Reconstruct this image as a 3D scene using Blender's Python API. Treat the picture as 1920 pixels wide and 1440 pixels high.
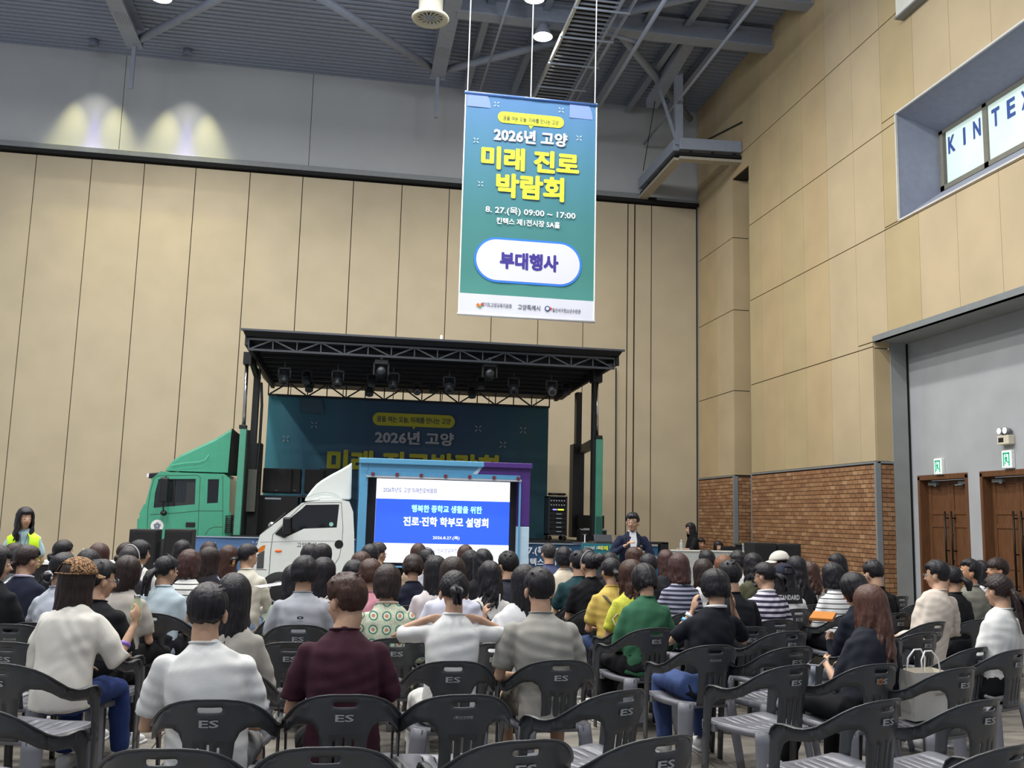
import bpy, bmesh, math, random
import numpy as np
from mathutils import Matrix, Vector
from mathutils.geometry import delaunay_2d_cdt
for _o in list(bpy.data.objects): bpy.data.objects.remove(_o)
SC = bpy.context.scene
COL = SC.collection
PI = math.pi
# ------------------------------------------------------------------ camera
FPX, YAW, PITCH, ROLL, EYE = 1778.48, 0.169494796, 0.13971992, 0.0250662168, 1.6
def _basis():
    cy, sy, cp, sp, cr, sr = math.cos(YAW), math.sin(YAW), math.cos(PITCH), math.sin(PITCH), math.cos(ROLL), math.sin(ROLL)
    f = np.array([sy*cp, cy*cp, sp]); r = np.array([cy, -sy, 0.]); u = np.cross(r, f)
    return r*cr+u*sr, -r*sr+u*cr, f
CR, CU, CF = _basis(); C0 = np.array([0, 0, EYE])
def _ray(x, y): return CF+CR*(x-960)/FPX-CU*(y-720)/FPX
def onY(x, y, Y): d = _ray(x, y); return C0+d*Y/d[1]
def onX(x, y, X): d = _ray(x, y); return C0+d*X/d[0]
def onZ(x, y, Z): d = _ray(x, y); return C0+d*(Z-EYE)/d[2]
cd = bpy.data.cameras.new('camera'); cam = bpy.data.objects.new('camera', cd); COL.objects.link(cam)
cd.sensor_width = 36; cd.lens = FPX*36/1920; cd.clip_end = 200
cam.matrix_world = Matrix(((CR[0], CU[0], -CF[0], 0), (CR[1], CU[1], -CF[1], 0), (CR[2], CU[2], -CF[2], EYE), (0, 0, 0, 1)))
SC.camera = cam
# ------------------------------------------------------------------ world, lights, exposure
SC.view_settings.view_transform = 'Standard'; SC.view_settings.look = 'None'
SC.view_settings.exposure = 0.0; SC.view_settings.gamma = 1.0; SC.view_settings.use_curve_mapping = False
W = bpy.data.worlds.new('hall_ambience'); SC.world = W; W.use_nodes = True
W.node_tree.nodes['Background'].inputs[0].default_value = (0.80, 0.87, 1.0, 1)
W.node_tree.nodes['Background'].inputs[1].default_value = 0.50
def lamp(kind, name, loc, power, color=(1, 1, 1), size=.5, spot=None, blend=.5, aim=None):
    l = bpy.data.lights.new(name, kind); l.energy = power; l.color = color
    if kind == 'AREA': l.shape = 'DISK'; l.size = size
    if kind == 'SPOT': l.spot_size = math.radians(spot); l.spot_blend = blend; l.shadow_soft_size = size
    if kind == 'POINT': l.shadow_soft_size = size
    o = bpy.data.objects.new(name, l); COL.objects.link(o); o.location = loc
    if aim is not None:
        d = Vector(aim)-Vector(loc); o.rotation_euler = d.to_track_quat('-Z', 'Y').to_euler()
    return o
# rows of high-bay lamps of the hall, above and behind the camera's view
HB_ROWS = [(x, y) for x in (-8.5, -4.0, .2, 4.0) for y in (1.0, 7.0, 12.5, 17.5)]
for hx, hy in HB_ROWS:
    k_ = {1.0: 200, 7.0: 330, 12.5: 330, 17.5: 360}[hy]*(1.2 if hx < 0 else 1.0)
    lamp('AREA', 'high_bay_light', (hx, hy, 13.3), k_, (1.0, .975, .93), .7)
    lamp('POINT', 'high_bay_glow', (hx, hy, 13.0), k_*(.24 if hx < 3 else .42), (.93, .96, 1.0), .35)
# high-bay lamps near the rear wall, in view
HB_SEEN = [tuple(onZ(1018, 68, 13.9)), tuple(onZ(1002, -4, 13.9)), tuple(onZ(302, -5, 13.9))]
for p, pw in zip(HB_SEEN, (420, 420, 1100)):
    lamp('SPOT', 'high_bay_light', (p[0], p[1], p[2]-.32), pw, (1.0, .94, .80), .2, 150, .6, (p[0], p[1], 0))
# two wall washers over the left part of the rear wall: a cool core inside a warm cone
WASH = [(-7.72, 27.25), (-5.15, 27.25)]
for wx, wy in WASH:
    for dx in (-.5, .5):
        lamp('SPOT', 'wall_wash_light', (wx+dx, 27.55, 14.70), 800, (1.0, .90, .32), .03, 40, .8, (wx+dx*1.5, 27.6, 8))
    lamp('SPOT', 'wall_wash_light', (wx, wy, 14.72), 420, (1.0, .95, .85), .05, 75, 1.0, (wx, wy+.02, 0))
    lamp('SPOT', 'wall_wash_light', (wx, 27.76, 14.74), 2000, (.36, .28, 1.0), .06, 19, .9, (wx, 27.82, 8))
# ------------------------------------------------------------------ materials
MATS = {}
def srgb(c):
    if isinstance(c, str):
        c = tuple(int(c[i:i+2], 16)/255 for i in (0, 2, 4))
    return tuple(((v/12.92) if v <= .04045 else ((v+.055)/1.055)**2.4) for v in c[:3])
class NT:
    def __init__(s, name):
        s.m = bpy.data.materials.new(name); s.m.use_nodes = True; s.t = s.m.node_tree; s.b = s.t.nodes['Principled BSDF']
    def n(s, kind, **kw):
        nd = s.t.nodes.new(kind)
        for k, v in kw.items():
            if k in nd.inputs: nd.inputs[k].default_value = v
            else: setattr(nd, k, v)
        return nd
    def l(s, a, b): s.t.links.new(a, b)
    def coord(s, scale=(1, 1, 1), kind='Object'):
        tc = s.n('ShaderNodeTexCoord'); mp = s.n('ShaderNodeMapping'); mp.inputs['Scale'].default_value = scale
        s.l(tc.outputs[kind], mp.inputs['Vector']); return mp.outputs['Vector']
    def noise(s, vec, scale, detail=3, rough=.5):
        nd = s.n('ShaderNodeTexNoise', Scale=scale, Detail=detail, Roughness=rough); s.l(vec, nd.inputs['Vector']); return nd.outputs['Fac']
    def ramp(s, fac, stops):
        nd = s.n('ShaderNodeValToRGB'); e = nd.color_ramp.elements
        while len(e) < len(stops): e.new(.5)
        for i, (p, c) in enumerate(stops): e[i].position = p; e[i].color = (*c, 1)
        s.l(fac, nd.inputs['Fac']); return nd.outputs['Color']
    def bump(s, fac, strength=.3, dist=.01):
        nd = s.n('ShaderNodeBump', Strength=strength, Distance=dist); s.l(fac, nd.inputs['Height']); s.l(nd.outputs['Normal'], s.b.inputs['Normal'])
def mat(name, color, rough=.6, metal=0, var=.06, scale=8, stretch=(1, 1, 1), bump=0, bscale=60, bdist=.002, emit=0, spec=None, kind='Object', alpha=1, trans=0, clear=0):
    if name in MATS: return MATS[name]
    q = NT(name); c = srgb(color) if (isinstance(color, str)) else color
    q.b.inputs['Roughness'].default_value = rough; q.b.inputs['Metallic'].default_value = metal
    if spec is not None: q.b.inputs['Specular IOR Level'].default_value = spec
    if clear: q.b.inputs['Coat Weight'].default_value = clear; q.b.inputs['Coat Roughness'].default_value = .08
    if trans: q.b.inputs['Transmission Weight'].default_value = trans
    if alpha < 1: q.b.inputs['Alpha'].default_value = alpha
    v = q.coord(stretch, kind)
    f = q.noise(v, scale)
    lo = tuple(max(0, x*(1-var)) for x in c); hi = tuple(min(1, x*(1+var)) for x in c)
    col = q.ramp(f, [(.3, lo), (.7, hi)])
    q.l(col, q.b.inputs['Base Color'])
    if emit: q.l(col, q.b.inputs['Emission Color']); q.b.inputs['Emission Strength'].default_value = emit
    if bump: q.bump(q.noise(v, bscale), bump, bdist)
    MATS[name] = q.m; return q.m
# ------------------------------------------------------------------ mesh helpers
class MB:
    def __init__(s): s.v = []; s.f = []; s.k = 0; s.mi = []
    def add(s, V, F, mi=0):
        V = np.asarray(V, float); s.v.append(V); k = s.k
        s.f.extend([tuple(i+k for i in f) for f in F]); s.mi.extend([mi]*len(F)); s.k += len(V); return s
    def box(s, a, b, mi=0):
        x0, y0, z0 = a; x1, y1, z1 = b
        V = [(x0, y0, z0), (x1, y0, z0), (x1, y1, z0), (x0, y1, z0), (x0, y0, z1), (x1, y0, z1), (x1, y1, z1), (x0, y1, z1)]
        return s.add(V, [(0, 3, 2, 1), (4, 5, 6, 7), (0, 1, 5, 4), (1, 2, 6, 5), (2, 3, 7, 6), (3, 0, 4, 7)], mi)
    def cbox(s, c, d, mi=0): return s.box([c[i]-d[i]/2 for i in range(3)], [c[i]+d[i]/2 for i in range(3)], mi)
    def bar(s, p, q, w, h, mi=0, up=(0, 0, 1)):
        p, q = np.array(p, float), np.array(q, float); d = q-p; d /= np.linalg.norm(d)
        up = np.array(up, float)
        if abs(d@up) > .98: up = np.array([1., 0, 0])
        a = np.cross(d, up); a /= np.linalg.norm(a); b = np.cross(a, d)
        V = [e+a*x*w/2+b*y*h/2 for e in (p, q) for x, y in ((-1, -1), (1, -1), (1, 1), (-1, 1))]
        return s.add(V, [(0, 1, 2, 3), (7, 6, 5, 4), (0, 4, 5, 1), (1, 5, 6, 2), (2, 6, 7, 3), (3, 7, 4, 0)], mi)
    def tube(s, P, R, n=8, cap=.5, mi=0, up=None, M=None):
        P = np.array(P, float); m = len(P)
        R = [(r, r) if np.isscalar(r) else r for r in ([R]*m if np.isscalar(R) else R)]
        T = np.gradient(P, axis=0); T /= (np.linalg.norm(T, axis=1)[:, None]+1e-12)
        a = np.array(up if up is not None else ((1., 0, 0) if abs(T[0][0]) < .9 else (0, 1., 0)), float)
        an = np.linspace(0, 2*PI, n, endpoint=False); V = []; rings = []
        ca, sa = np.cos(an), np.sin(an)
        def ring(p, a, b, rx, ry): return p+np.outer(ca*rx, a)+np.outer(sa*ry, b)
        fr = []
        for i in range(m):
            a = a-T[i]*(a@T[i]); a = a/(np.linalg.norm(a)+1e-12); b = np.cross(T[i], a); fr.append((a, b))
        L = []
        if cap: 
            r = R[0]; L.append(ring(P[0]-T[0]*max(r)*cap*.7, *fr[0], r[0]*.65, r[1]*.65))
        for i in range(m): L.append(ring(P[i], *fr[i], *R[i]))
        if cap:
            r = R[-1]; L.append(ring(P[-1]+T[-1]*max(r)*cap*.7, *fr[-1], r[0]*.65, r[1]*.65))
        k = len(L); V = np.concatenate(L+[[P[0]-T[0]*max(R[0])*cap], [P[-1]+T[-1]*max(R[-1])*cap]])
        if M is not None: V = V@M[:3, :3].T+M[:3, 3]
        F = []
        for i in range(k-1):
            for j in range(n):
                j2 = (j+1) % n; F.append((i*n+j, i*n+j2, (i+1)*n+j2, (i+1)*n+j))
        for j in range(n):
            j2 = (j+1) % n; F.append((k*n, j2, j)); F.append((k*n+1, (k-1)*n+j, (k-1)*n+j2))
        return s.add(V, F, mi)
    def ball(s, c, r, nu=10, nv=7, mi=0, M=None):
        r = (r, r, r) if np.isscalar(r) else r
        V = [(0, 0, -1)]
        for i in range(1, nv):
            t = PI*i/nv
            for j in range(nu):
                p = 2*PI*j/nu; V.append((math.sin(t)*math.cos(p), math.sin(t)*math.sin(p), -math.cos(t)))
        V.append((0, 0, 1)); V = np.array(V)*np.array(r)+np.array(c)
        if M is not None: V = V@M[:3, :3].T+M[:3, 3]
        F = []
        for j in range(nu):
            j2 = (j+1) % nu; F.append((0, 1+j2, 1+j)); F.append((1+(nv-1)*nu, 1+(nv-2)*nu+j, 1+(nv-2)*nu+j2))
        for i in range(nv-2):
            for j in range(nu):
                j2 = (j+1) % nu; a = 1+i*nu; F.append((a+j, a+j2, a+nu+j2, a+nu+j))
        return s.add(V, F, mi)
    def cyl(s, p, q, r, n=16, r2=None, mi=0): return s.tube([p, q], [r, r if r2 is None else r2], n, 0, mi)
    def disc(s, c, nrm, r, n=24, mi=0):
        nrm = np.array(nrm, float); nrm /= np.linalg.norm(nrm)
        a = np.cross(nrm, (0, 0, 1) if abs(nrm[2]) < .9 else (1, 0, 0)); a /= np.linalg.norm(a); b = np.cross(nrm, a)
        V = [np.array(c)+r*(math.cos(t)*a+math.sin(t)*b) for t in np.linspace(0, 2*PI, n, endpoint=False)]
        return s.add(V, [tuple(range(n))], mi)
    def prism(s, pts, f, d, mi=0):
        """pts 2D polygon, f(a,b)->3D point, d extrusion vector"""
        A = np.array([f(*p) for p in pts]); B = A+np.array(d); n = len(pts)
        F = [tuple(range(n)), tuple(range(2*n-1, n-1, -1))]+[(i, i+n, (i+1) % n+n, (i+1) % n) for i in range(n)]
        return s.add(np.concatenate([A, B]), F, mi)
    def mesh(s, name, mats, smooth=False, fix=True):
        me = bpy.data.meshes.new(name); V = np.concatenate(s.v) if s.v else np.zeros((0, 3))
        me.from_pydata(V.tolist(), [], s.f)
        for m in (mats if isinstance(mats, (list, tuple)) else [mats]): me.materials.append(m)
        if any(s.mi): me.polygons.foreach_set('material_index', s.mi)
        if smooth: me.polygons.foreach_set('use_smooth', [True]*len(me.polygons))
        if fix:
            bm = bmesh.new(); bm.from_mesh(me); bmesh.ops.recalc_face_normals(bm, faces=bm.faces); bm.to_mesh(me); bm.free()
        me.update(); return me
def link(name, me, parent=None, loc=None, rot=None, **props):
    o = bpy.data.objects.new(name, me); COL.objects.link(o)
    if parent is not None: o.parent = parent
    if loc is not None: o.location = loc
    if rot is not None: o.rotation_euler = rot
    for k, v in props.items():
        if v is not None: o[k] = v
    return o
def obj(name, mb, mats, parent=None, smooth=False, bevel=0, **kw):
    o = link(name, mb.mesh(name, mats, smooth), parent, **kw)
    if bevel:
        b = o.modifiers.new('bevel', 'BEVEL'); b.width = bevel; b.segments = 2; b.limit_method = 'ANGLE'; b.angle_limit = math.radians(40)
    return o
def objs(name, boxes, m, parent=None, bevel=0):
    for b in boxes: obj(name, mbx(b), m, parent, bevel=bevel)
def empty(name, loc, label=None, category=None, group=None, rz=0, kind=None):
    o = bpy.data.objects.new(name, None); COL.objects.link(o); o.location = loc; o.rotation_euler = (0, 0, rz); o.empty_display_size = .1
    for k, v in (('label', label), ('category', category), ('group', group), ('kind', kind)):
        if v: o[k] = v
    return o
def mbx(*boxes):
    m = MB()
    for a, b in boxes: m.box(a, b)
    return m
def inpoly(P, poly):
    x, y = P[:, 0], P[:, 1]; r = np.zeros(len(P), bool); n = len(poly)
    for i in range(n):
        x0, y0 = poly[i]; x1, y1 = poly[(i+1) % n]
        if y0 == y1: continue
        c = ((y0 > y) != (y1 > y)) & (x < (x1-x0)*(y-y0)/(y1-y0)+x0); r ^= c
    return r
def dense(poly, h):
    o = []
    for i in range(len(poly)):
        a = np.array(poly[i], float); b = np.array(poly[(i+1) % len(poly)], float); k = max(1, int(np.linalg.norm(b-a)/h))
        for t in range(k): o.append(tuple(a+(b-a)*t/k))
    return o
def sheet(outer, holes=(), h=None, hb=None, cuts=()):
    """triangulate a flat outline with holes; interior grid h for later bending"""
    pts = []; ed = []
    for poly in [outer]+list(holes):
        q = dense(poly, hb or h) if (hb or h) else list(poly); k = len(pts); pts += q
        ed += [(k+i, k+(i+1) % len(q)) for i in range(len(q))]
    if h:
        A = np.array(outer); xs = np.arange(A[:, 0].min()+h*.5, A[:, 0].max(), h); ys = np.arange(A[:, 1].min()+h*.5, A[:, 1].max(), h)
        G = np.array([(x, y) for x in xs for y in ys]); B = np.array(pts)
        k = inpoly(G, outer)
        for ho in holes: k &= ~inpoly(G, ho)
        G = G[k]
        if len(G):
            D = np.min(np.hypot(G[:, None, 0]-B[None, :, 0], G[:, None, 1]-B[None, :, 1]), axis=1); G = G[D > h*.4]
            pts += [tuple(g) for g in G]
    for c in cuts:
        k = len(pts); pts += list(c); ed += [(k+i, k+i+1) for i in range(len(c)-1)]
    r = delaunay_2d_cdt([Vector(p) for p in pts], ed, [], 0, 1e-6)
    V = np.array([tuple(v) for v in r[0]]); F = np.array([f for f in r[2] if len(f) == 3])
    c = V[F].mean(axis=1); k = inpoly(c, outer)
    for ho in holes: k &= ~inpoly(c, ho)
    return V, F[k]
def rrect(x0, y0, x1, y1, r, n=4):
    o = []
    for cx, cy, a0 in ((x1-r, y1-r, 0), (x0+r, y1-r, PI/2), (x0+r, y0+r, PI), (x1-r, y0+r, 1.5*PI)):
        for i in range(n+1): a = a0+PI/2*i/n; o.append((cx+r*math.cos(a), cy+r*math.sin(a)))
    return o
def solid(name, V, F, mats, thick, parent=None, smooth=False, **kw):
    o = link(name, MB().add(V, [tuple(f) for f in F]).mesh(name, mats, smooth), parent, **kw)
    m = o.modifiers.new('solid', 'SOLIDIFY'); m.thickness = thick; m.offset = 0
    return o
# text: flat print, one mesh per line, fitted to a width and height
_tc = {}
def text_mesh(txt, bold=0.0):
    k = (txt, bold)
    if k in _tc: return _tc[k]
    cu = bpy.data.curves.new('t', 'FONT'); cu.body = txt; cu.size = 1; cu.offset = min(bold, .008); cu.resolution_u = 2; cu.align_x = 'CENTER'
    o = bpy.data.objects.new('t', cu); COL.objects.link(o); bpy.context.view_layer.update()
    me = bpy.data.meshes.new_from_object(o.evaluated_get(bpy.context.evaluated_depsgraph_get()))
    bpy.data.objects.remove(o); bpy.data.curves.remove(cu)
    n = len(me.vertices); co = np.empty(n*3); me.vertices.foreach_get('co', co); co = co.reshape(-1, 3)
    if bold > .012:
        # heavier weight: the same letters stacked with small shifts
        r = bold-.006; F0 = [tuple(p.vertices) for p in me.polygons]; V = []; F = []
        for i, (dx, dy) in enumerate([(0, 0)]+[(math.cos(a), math.sin(a)) for a in np.arange(8)*PI/4]):
            V.append(co*[1, 1, 0]+np.array([dx*r, dy*r, i*.0004])); F += [tuple(v+i*n for v in f) for f in F0]
        co = np.concatenate(V); m2 = bpy.data.meshes.new('t'); m2.from_pydata(co.tolist(), [], F); bpy.data.meshes.remove(me); me = m2
    mn, mx = co.min(0), co.max(0); zc_ = co[:, 2].copy() if bold > .012 else 0
    co = (co-(mn+mx)/2)/np.maximum(mx-mn, 1e-6)*np.array([1, 1, 0]); co[:, 2] = zc_; me.vertices.foreach_set('co', co.ravel()); me.update()
    asp = (mx-mn)[0]/(mx-mn)[1]
    _tc[k] = (me, asp); return _tc[k]
def text(txt, p, w, h, m, parent=None, face='-Y', bold=.02, name='lettering', R=None):
    """centred at p, w wide, h tall, facing -Y / -X / +Z"""
    me, asp = text_mesh(txt, bold); me = me.copy(); me.materials.clear(); me.materials.append(m)
    if h is None: h = w/asp
    me.transform(Matrix.Diagonal((w, h, 1, 1)))
    o = link(name, me, parent); Rm = R or {'-Y': Matrix.Rotation(PI/2, 4, 'X'), '-X': Matrix(((0, 0, -1, 0), (-1, 0, 0, 0), (0, 1, 0, 0), (0, 0, 0, 1)))}[face]
    o.matrix_local = Matrix.Translation(p) @ Rm
    return o
# jobs that need the voxel remesher are collected and evaluated in one go
JOBS = []
def blob(name, mb, mats, voxel, smooth=4, parent=None, folds=0, seed=0, **kw):
    o = link(name, mb.mesh(name, mats, True, fix=False), parent, **kw)
    m = o.modifiers.new('r', 'REMESH'); m.mode = 'VOXEL'; m.voxel_size = voxel; m.use_smooth_shade = True
    if smooth:
        s = o.modifiers.new('s', 'SMOOTH'); s.factor = .5; s.iterations = smooth
    JOBS.append((o, folds, seed, mats)); return o
def run_jobs():
    bpy.context.view_layer.update(); dg = bpy.context.evaluated_depsgraph_get(); out = []
    for o, folds, seed, mats in JOBS:
        me = bpy.data.meshes.new_from_object(o.evaluated_get(dg)); out.append(me)
    for (o, folds, seed, mats), me in zip(JOBS, out):
        o.modifiers.clear(); o.data = me; me.materials.clear(); me.materials.append(mats)
        if folds:
            n = len(me.vertices); co = np.empty(n*3); me.vertices.foreach_get('co', co); co = co.reshape(-1, 3)
            no = np.empty(n*3); me.vertex_normals.foreach_get('vector', no); no = no.reshape(-1, 3)
            rg = np.random.default_rng(seed); d = np.zeros(n)
            for i in range(7):
                k = rg.normal(size=3); k /= np.linalg.norm(k); k[2] *= 1.3
                k2 = rg.normal(size=3); w = rg.uniform(35, 80)
                d += np.abs(np.sin((co@k)*w*.5+1.6*np.sin((co@k2)*9+rg.uniform(0, 6))+rg.uniform(0, 6)))**2*rg.uniform(.5, 1)*(.5+.5*np.sin((co@rg.normal(size=3))*7+rg.uniform(0, 6)))
            co += no*(d-d.mean())[:, None]*folds; me.vertices.foreach_set('co', co.ravel()); me.update()
    JOBS.clear()
# ------------------------------------------------------------------ palette
M_PANEL = mat('panel_fabric', 'b3a78f', .85, var=.05, scale=1.2, stretch=(1, 1, 1), bump=.15, bscale=420, bdist=.001)
M_PANELR = mat('acoustic_fabric', 'b4a07c', .9, var=.07, scale=.9, bump=.2, bscale=380, bdist=.002)
M_PRS = [M_PANELR, mat('acoustic_fabric_b', 'b09f7a', .9, var=.07, scale=.9, bump=.2, bscale=380, bdist=.002), mat('acoustic_fabric_c', 'b6a586', .9, var=.07, scale=.9, bump=.2, bscale=380, bdist=.002)]
M_UP = mat('grey_board', 'b0b3b5', .8, var=.04, scale=.6)
M_DARK = mat('dark_joint', '2a2722', .9)
M_STEEL = mat('painted_steel', '7d8285', .45, var=.05)
M_RECESS = mat('grey_render', 'a3a5a8', .75, var=.07, scale=1.4, bump=.1, bscale=30)
M_COLUMN = mat('grey_column', '8c908f', .7, var=.08, scale=2)
M_CEIL = mat('ceiling_paint', '8d95a6', .7, var=.05)
M_BEAM = mat('beam_paint', '8b93a2', .55, var=.05)
M_BLACK = mat('black_metal', '0d0e12', .45, var=.2)
M_BLACKM = mat('black_matte', '101113', .85, var=.2)
M_CHROME = mat('chrome', 'c6c8cc', .18, 1)
M_WOOD = None
def wood():
    q = NT('door_wood'); v = q.coord((3, 3, .35)); f = q.noise(v, 9, 6, .6)
    c = q.ramp(f, [(.25, srgb('553822')), (.6, srgb('68462e')), (.85, srgb('79563a'))]); q.l(c, q.b.inputs['Base Color'])
    q.b.inputs['Roughness'].default_value = .42; return q.m
M_WOOD = wood()
def brickmat(i, c): return mat('brick_clay_%d' % i, c, .85, var=.13, scale=14, bump=.35, bscale=70, bdist=.004)
M_BRICKS = [brickmat(i, c) for i, c in enumerate(('97704f', '8f6848', 'a17c59', '866043', 'ab8864'))]
M_MORTAR = mat('mortar', '4a3526', .95)
def floor_mat():
    q = NT('hall_floor'); v = q.coord((.5, 2.2, 1)); v2 = q.coord((1, 1, 1))
    f = q.noise(v, 2.6, 8, .65); g = q.noise(v2, .5, 3)
    m = q.n('ShaderNodeMath', operation='MULTIPLY_ADD'); q.l(f, m.inputs[0]); m.inputs[1].default_value = .75
    s = q.n('ShaderNodeMath', operation='MULTIPLY'); q.l(g, s.inputs[0]); s.inputs[1].default_value = .3; q.l(s.outputs[0], m.inputs[2])
    c = q.ramp(m.outputs[0], [(.36, srgb('524f4a')), (.5, srgb('77726a')), (.62, srgb('8c867c')), (.75, srgb('9d968b'))])
    q.l(c, q.b.inputs['Base Color'])
    r = q.n('ShaderNodeMapRange'); q.l(f, r.inputs['Value']); r.inputs['To Min'].default_value = .28; r.inputs['To Max'].default_value = .55; q.l(r.outputs[0], q.b.inputs['Roughness'])
    q.bump(f, .12, .004); return q.m
M_FLOOR = floor_mat()
XW = 10.7; YB = 28.0; ZC = 14.85
ST = dict(kind='structure')
# ------------------------------------------------------------------ floor with sawn joints
fl = obj('floor', mbx(((-16, -4, -.2), (13.6, 29, -.012))), M_MORTAR, **ST)
k = 0
ys = np.arange(-4, 29, 3.0); xs = np.arange(-16, 13.6, 3.7)
for i, y in enumerate(ys):
    for x in xs:
        x1 = min(x+3.69, 13.6); obj('slab', mbx(((x, y, -.012), (x1, min(y+2.99, 29), 0))), M_FLOOR, fl)
# ------------------------------------------------------------------ rear wall
wb = obj('wall_back', mbx(((-16, YB+.06, 0), (XW+1.4, YB+.4, 11.6)), ((-16, YB+.1, 11.6), (XW+1.4, YB+.4, 15.6))), M_DARK, **ST)
SE = [-10.64, -9.19, -7.69, -6.24, -4.8, -3.25, -1.72, -.22, 1.24, 2.69, 4.1, 5.55, 6.97, 8.38, 8.61, 9.17, 10.66]
SE = [-15.2, -13.68, -12.16]+SE
for a, b in zip(SE[:-1], SE[1:]):
    g = .014 if a not in (8.38, 8.61) else .03
    obj('panel', mbx(((a+g, YB, .06), (b-g*.6, YB+.06, 11.55))), M_PANEL, wb, bevel=.006)
for a, b in ((-16, -7.0), (-7.0, -1.58), (-1.58, 4.5), (4.5, XW+1.4)):
    obj('upper_panel', mbx(((a+.008, YB+.06, 11.86), (b-.008, YB+.1, 15.2))), M_UP, wb)
obj('base_rail', mbx(((-16, YB-.03, 0), (XW, YB+.02, .07))), M_BLACKM, wb)
tr = obj('trim_1', mbx(((-16, YB-.16, 11.70), (9.0, YB+.06, 11.86)), ((9.3, YB-.12, 11.66), (XW, YB+.06, 11.8))), M_STEEL, bevel=.01, **ST)
obj('ledge_shadow_strip', mbx(((-16, YB-.14, 11.60), (XW, YB+.03, 11.70))), M_BLACKM, tr)  # black strip stands in for the shadow band under the ledge
# ------------------------------------------------------------------ right wall: fabric panels over brick, pocket, door recess, window recess
YO = 17.95; ZO = 5.42; YP0, YP1 = 24.05, 25.2; ZP = 11.55; WZ0, WZ1, WY = 7.71, 9.97, 16.85
wr = obj('wall_right', mbx(((XW+.03, YP1+.02, 0), (XW+.5, 28.4, 15.6)), ((XW+.03, YO+.02, 0), (XW+.35, YP0-.02, 15.6)), ((XW+.03, YP0, ZP), (XW+.5, YP1, 15.6)),
    ((XW+.03, 2, ZO+.02), (XW+.35, YO, WZ0)), ((XW+.03, 2, WZ1), (XW+.35, YO, 15.6)), ((XW+.03, WY, WZ0), (XW+.35, YO, WZ1))), M_DARK, **ST)
def clip(r, h):
    y0, y1, z0, z1 = r; a0, a1, b0, b1 = h; o = []
    if a1 <= y0 or a0 >= y1 or b1 <= z0 or b0 >= z1: return [r]
    if b0 > z0: o.append((y0, y1, z0, b0))
    if b1 < z1: o.append((y0, y1, b1, z1))
    zz0, zz1 = max(z0, b0), min(z1, b1)
    if a0 > y0: o.append((y0, a0, zz0, zz1))
    if a1 < y1: o.append((a1, y1, zz0, zz1))
    return o
HOLES = [(0, YO, 0, ZO), (0, WY, WZ0, WZ1), (YP0, YP1, 0, ZP)]
ycol = [28.0, 26.42, 25.2, 24.05, 23.28, 22.07, 20.88, 19.69, 18.52, 17.37, 16.2, 15.04, 13.89, 12.73, 11.57, 10.41, 9.25, 8.09, 6.9]
zrow = [2.93, 5.32, 7.66, 9.80, 12.1, 14.9]
for y1, y0 in zip(ycol[:-1], ycol[1:]):
    mpr = random.Random(int(y1*50)).choice(M_PRS)
    for z0, z1 in zip(zrow[:-1], zrow[1:]):
        rs = [(y0, y1, z0, z1)]
        for h in HOLES: rs = [q for r in rs for q in clip(r, h)]
        for a0, a1, b0, b1 in rs:
            if a1-a0 < .03 or b1-b0 < .03: continue
            obj('fabric_panel', mbx(((XW, a0+.004, b0+.011), (XW+.03, a1-.004, b1-.011))), mpr, wr)
# pocket jamb and back
for z0, z1 in ((2.93, 5.32), (5.32, 7.66), (7.66, 9.8), (9.8, ZP)):
    obj('fabric_panel', mbx(((XW+.02, YP1, z0+.011), (XW+1.4, YP1+.02, z1-.011))), M_PANELR, wr)
obj('pocket_lining', mbx(((XW+1.4, YP0-.3, 0), (XW+1.45, YP1+.05, ZP)), ((XW+.03, YP0-.02, 0), (XW+1.4, YP0, ZP))), M_COLUMN, wr)
# steel corner trims and top rail of the brick dado
BT = 2.90
obj('trim_2', mbx(((XW-.03, YO-.03, 0), (XW+.09, YO+.035, BT+.02)), ((XW-.03, YP0-.05, 0), (XW+.03, YP0, BT)), ((XW-.03, YP1-.03, 0), (XW+.09, YP1+.06, BT)),
    ((XW-.025, YO, BT-.01), (XW+.02, YP0, BT+.03)), ((XW-.025, YP1, BT-.01), (XW+.02, 27.97, BT+.03)), ((XW+.02, YO-.03, BT-.01), (XW+.38, YO, BT+.03)), ((XW-.02, 27.93, 0), (XW+.04, 27.99, 11.6))), M_STEEL, **ST)
# bricks
rb = random.Random(4)
CH, BL = .0955, .215
def brick_mesh(L, flip=False):
    h = CH-.013; d = .05
    m = MB(); m.box((-d/2, -L/2, -h/2), (d/2, L/2, h/2))
    return m
bmesh_cache = {}
def brick_at(y0, y1, zc, i, face='X', x0=None):
    L = round(y1-y0-.012, 3)
    key = (L, i)
    if key not in bmesh_cache:
        mb = brick_mesh(L); bmesh_cache[key] = mb.mesh('brick', M_BRICKS[i])
    me = bmesh_cache[key]; off = rb.uniform(-.003, .003)
    if face == 'X': return me, (XW+.003+off, (y0+y1)/2, zc), (0, 0, 0)
    return me, ((y0+y1)/2, YO-.003+off if face == 'Y' else YP1-.003+off, zc), (0, 0, PI/2)
def brick_rows(y0, y1, face='X'):
    out = []
    for r in range(30):
        zc = .045+r*CH; o = (BL/2 if r % 2 else 0); y = y0-o
        while y < y1-.01:
            a, b = max(y, y0), min(y+BL, y1)
            if b-a > .03: out.append((a, b, zc))
            y += BL
    return out
near = brick_rows(YO+.04, YP0-.05); near.sort(key=lambda t: (t[0] > 20.2, -t[2]))
wallb = empty('brick_dado', (0, 0, 0)); wallb.parent = wr
rest = [MB() for _ in M_BRICKS]; nb = 0
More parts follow.
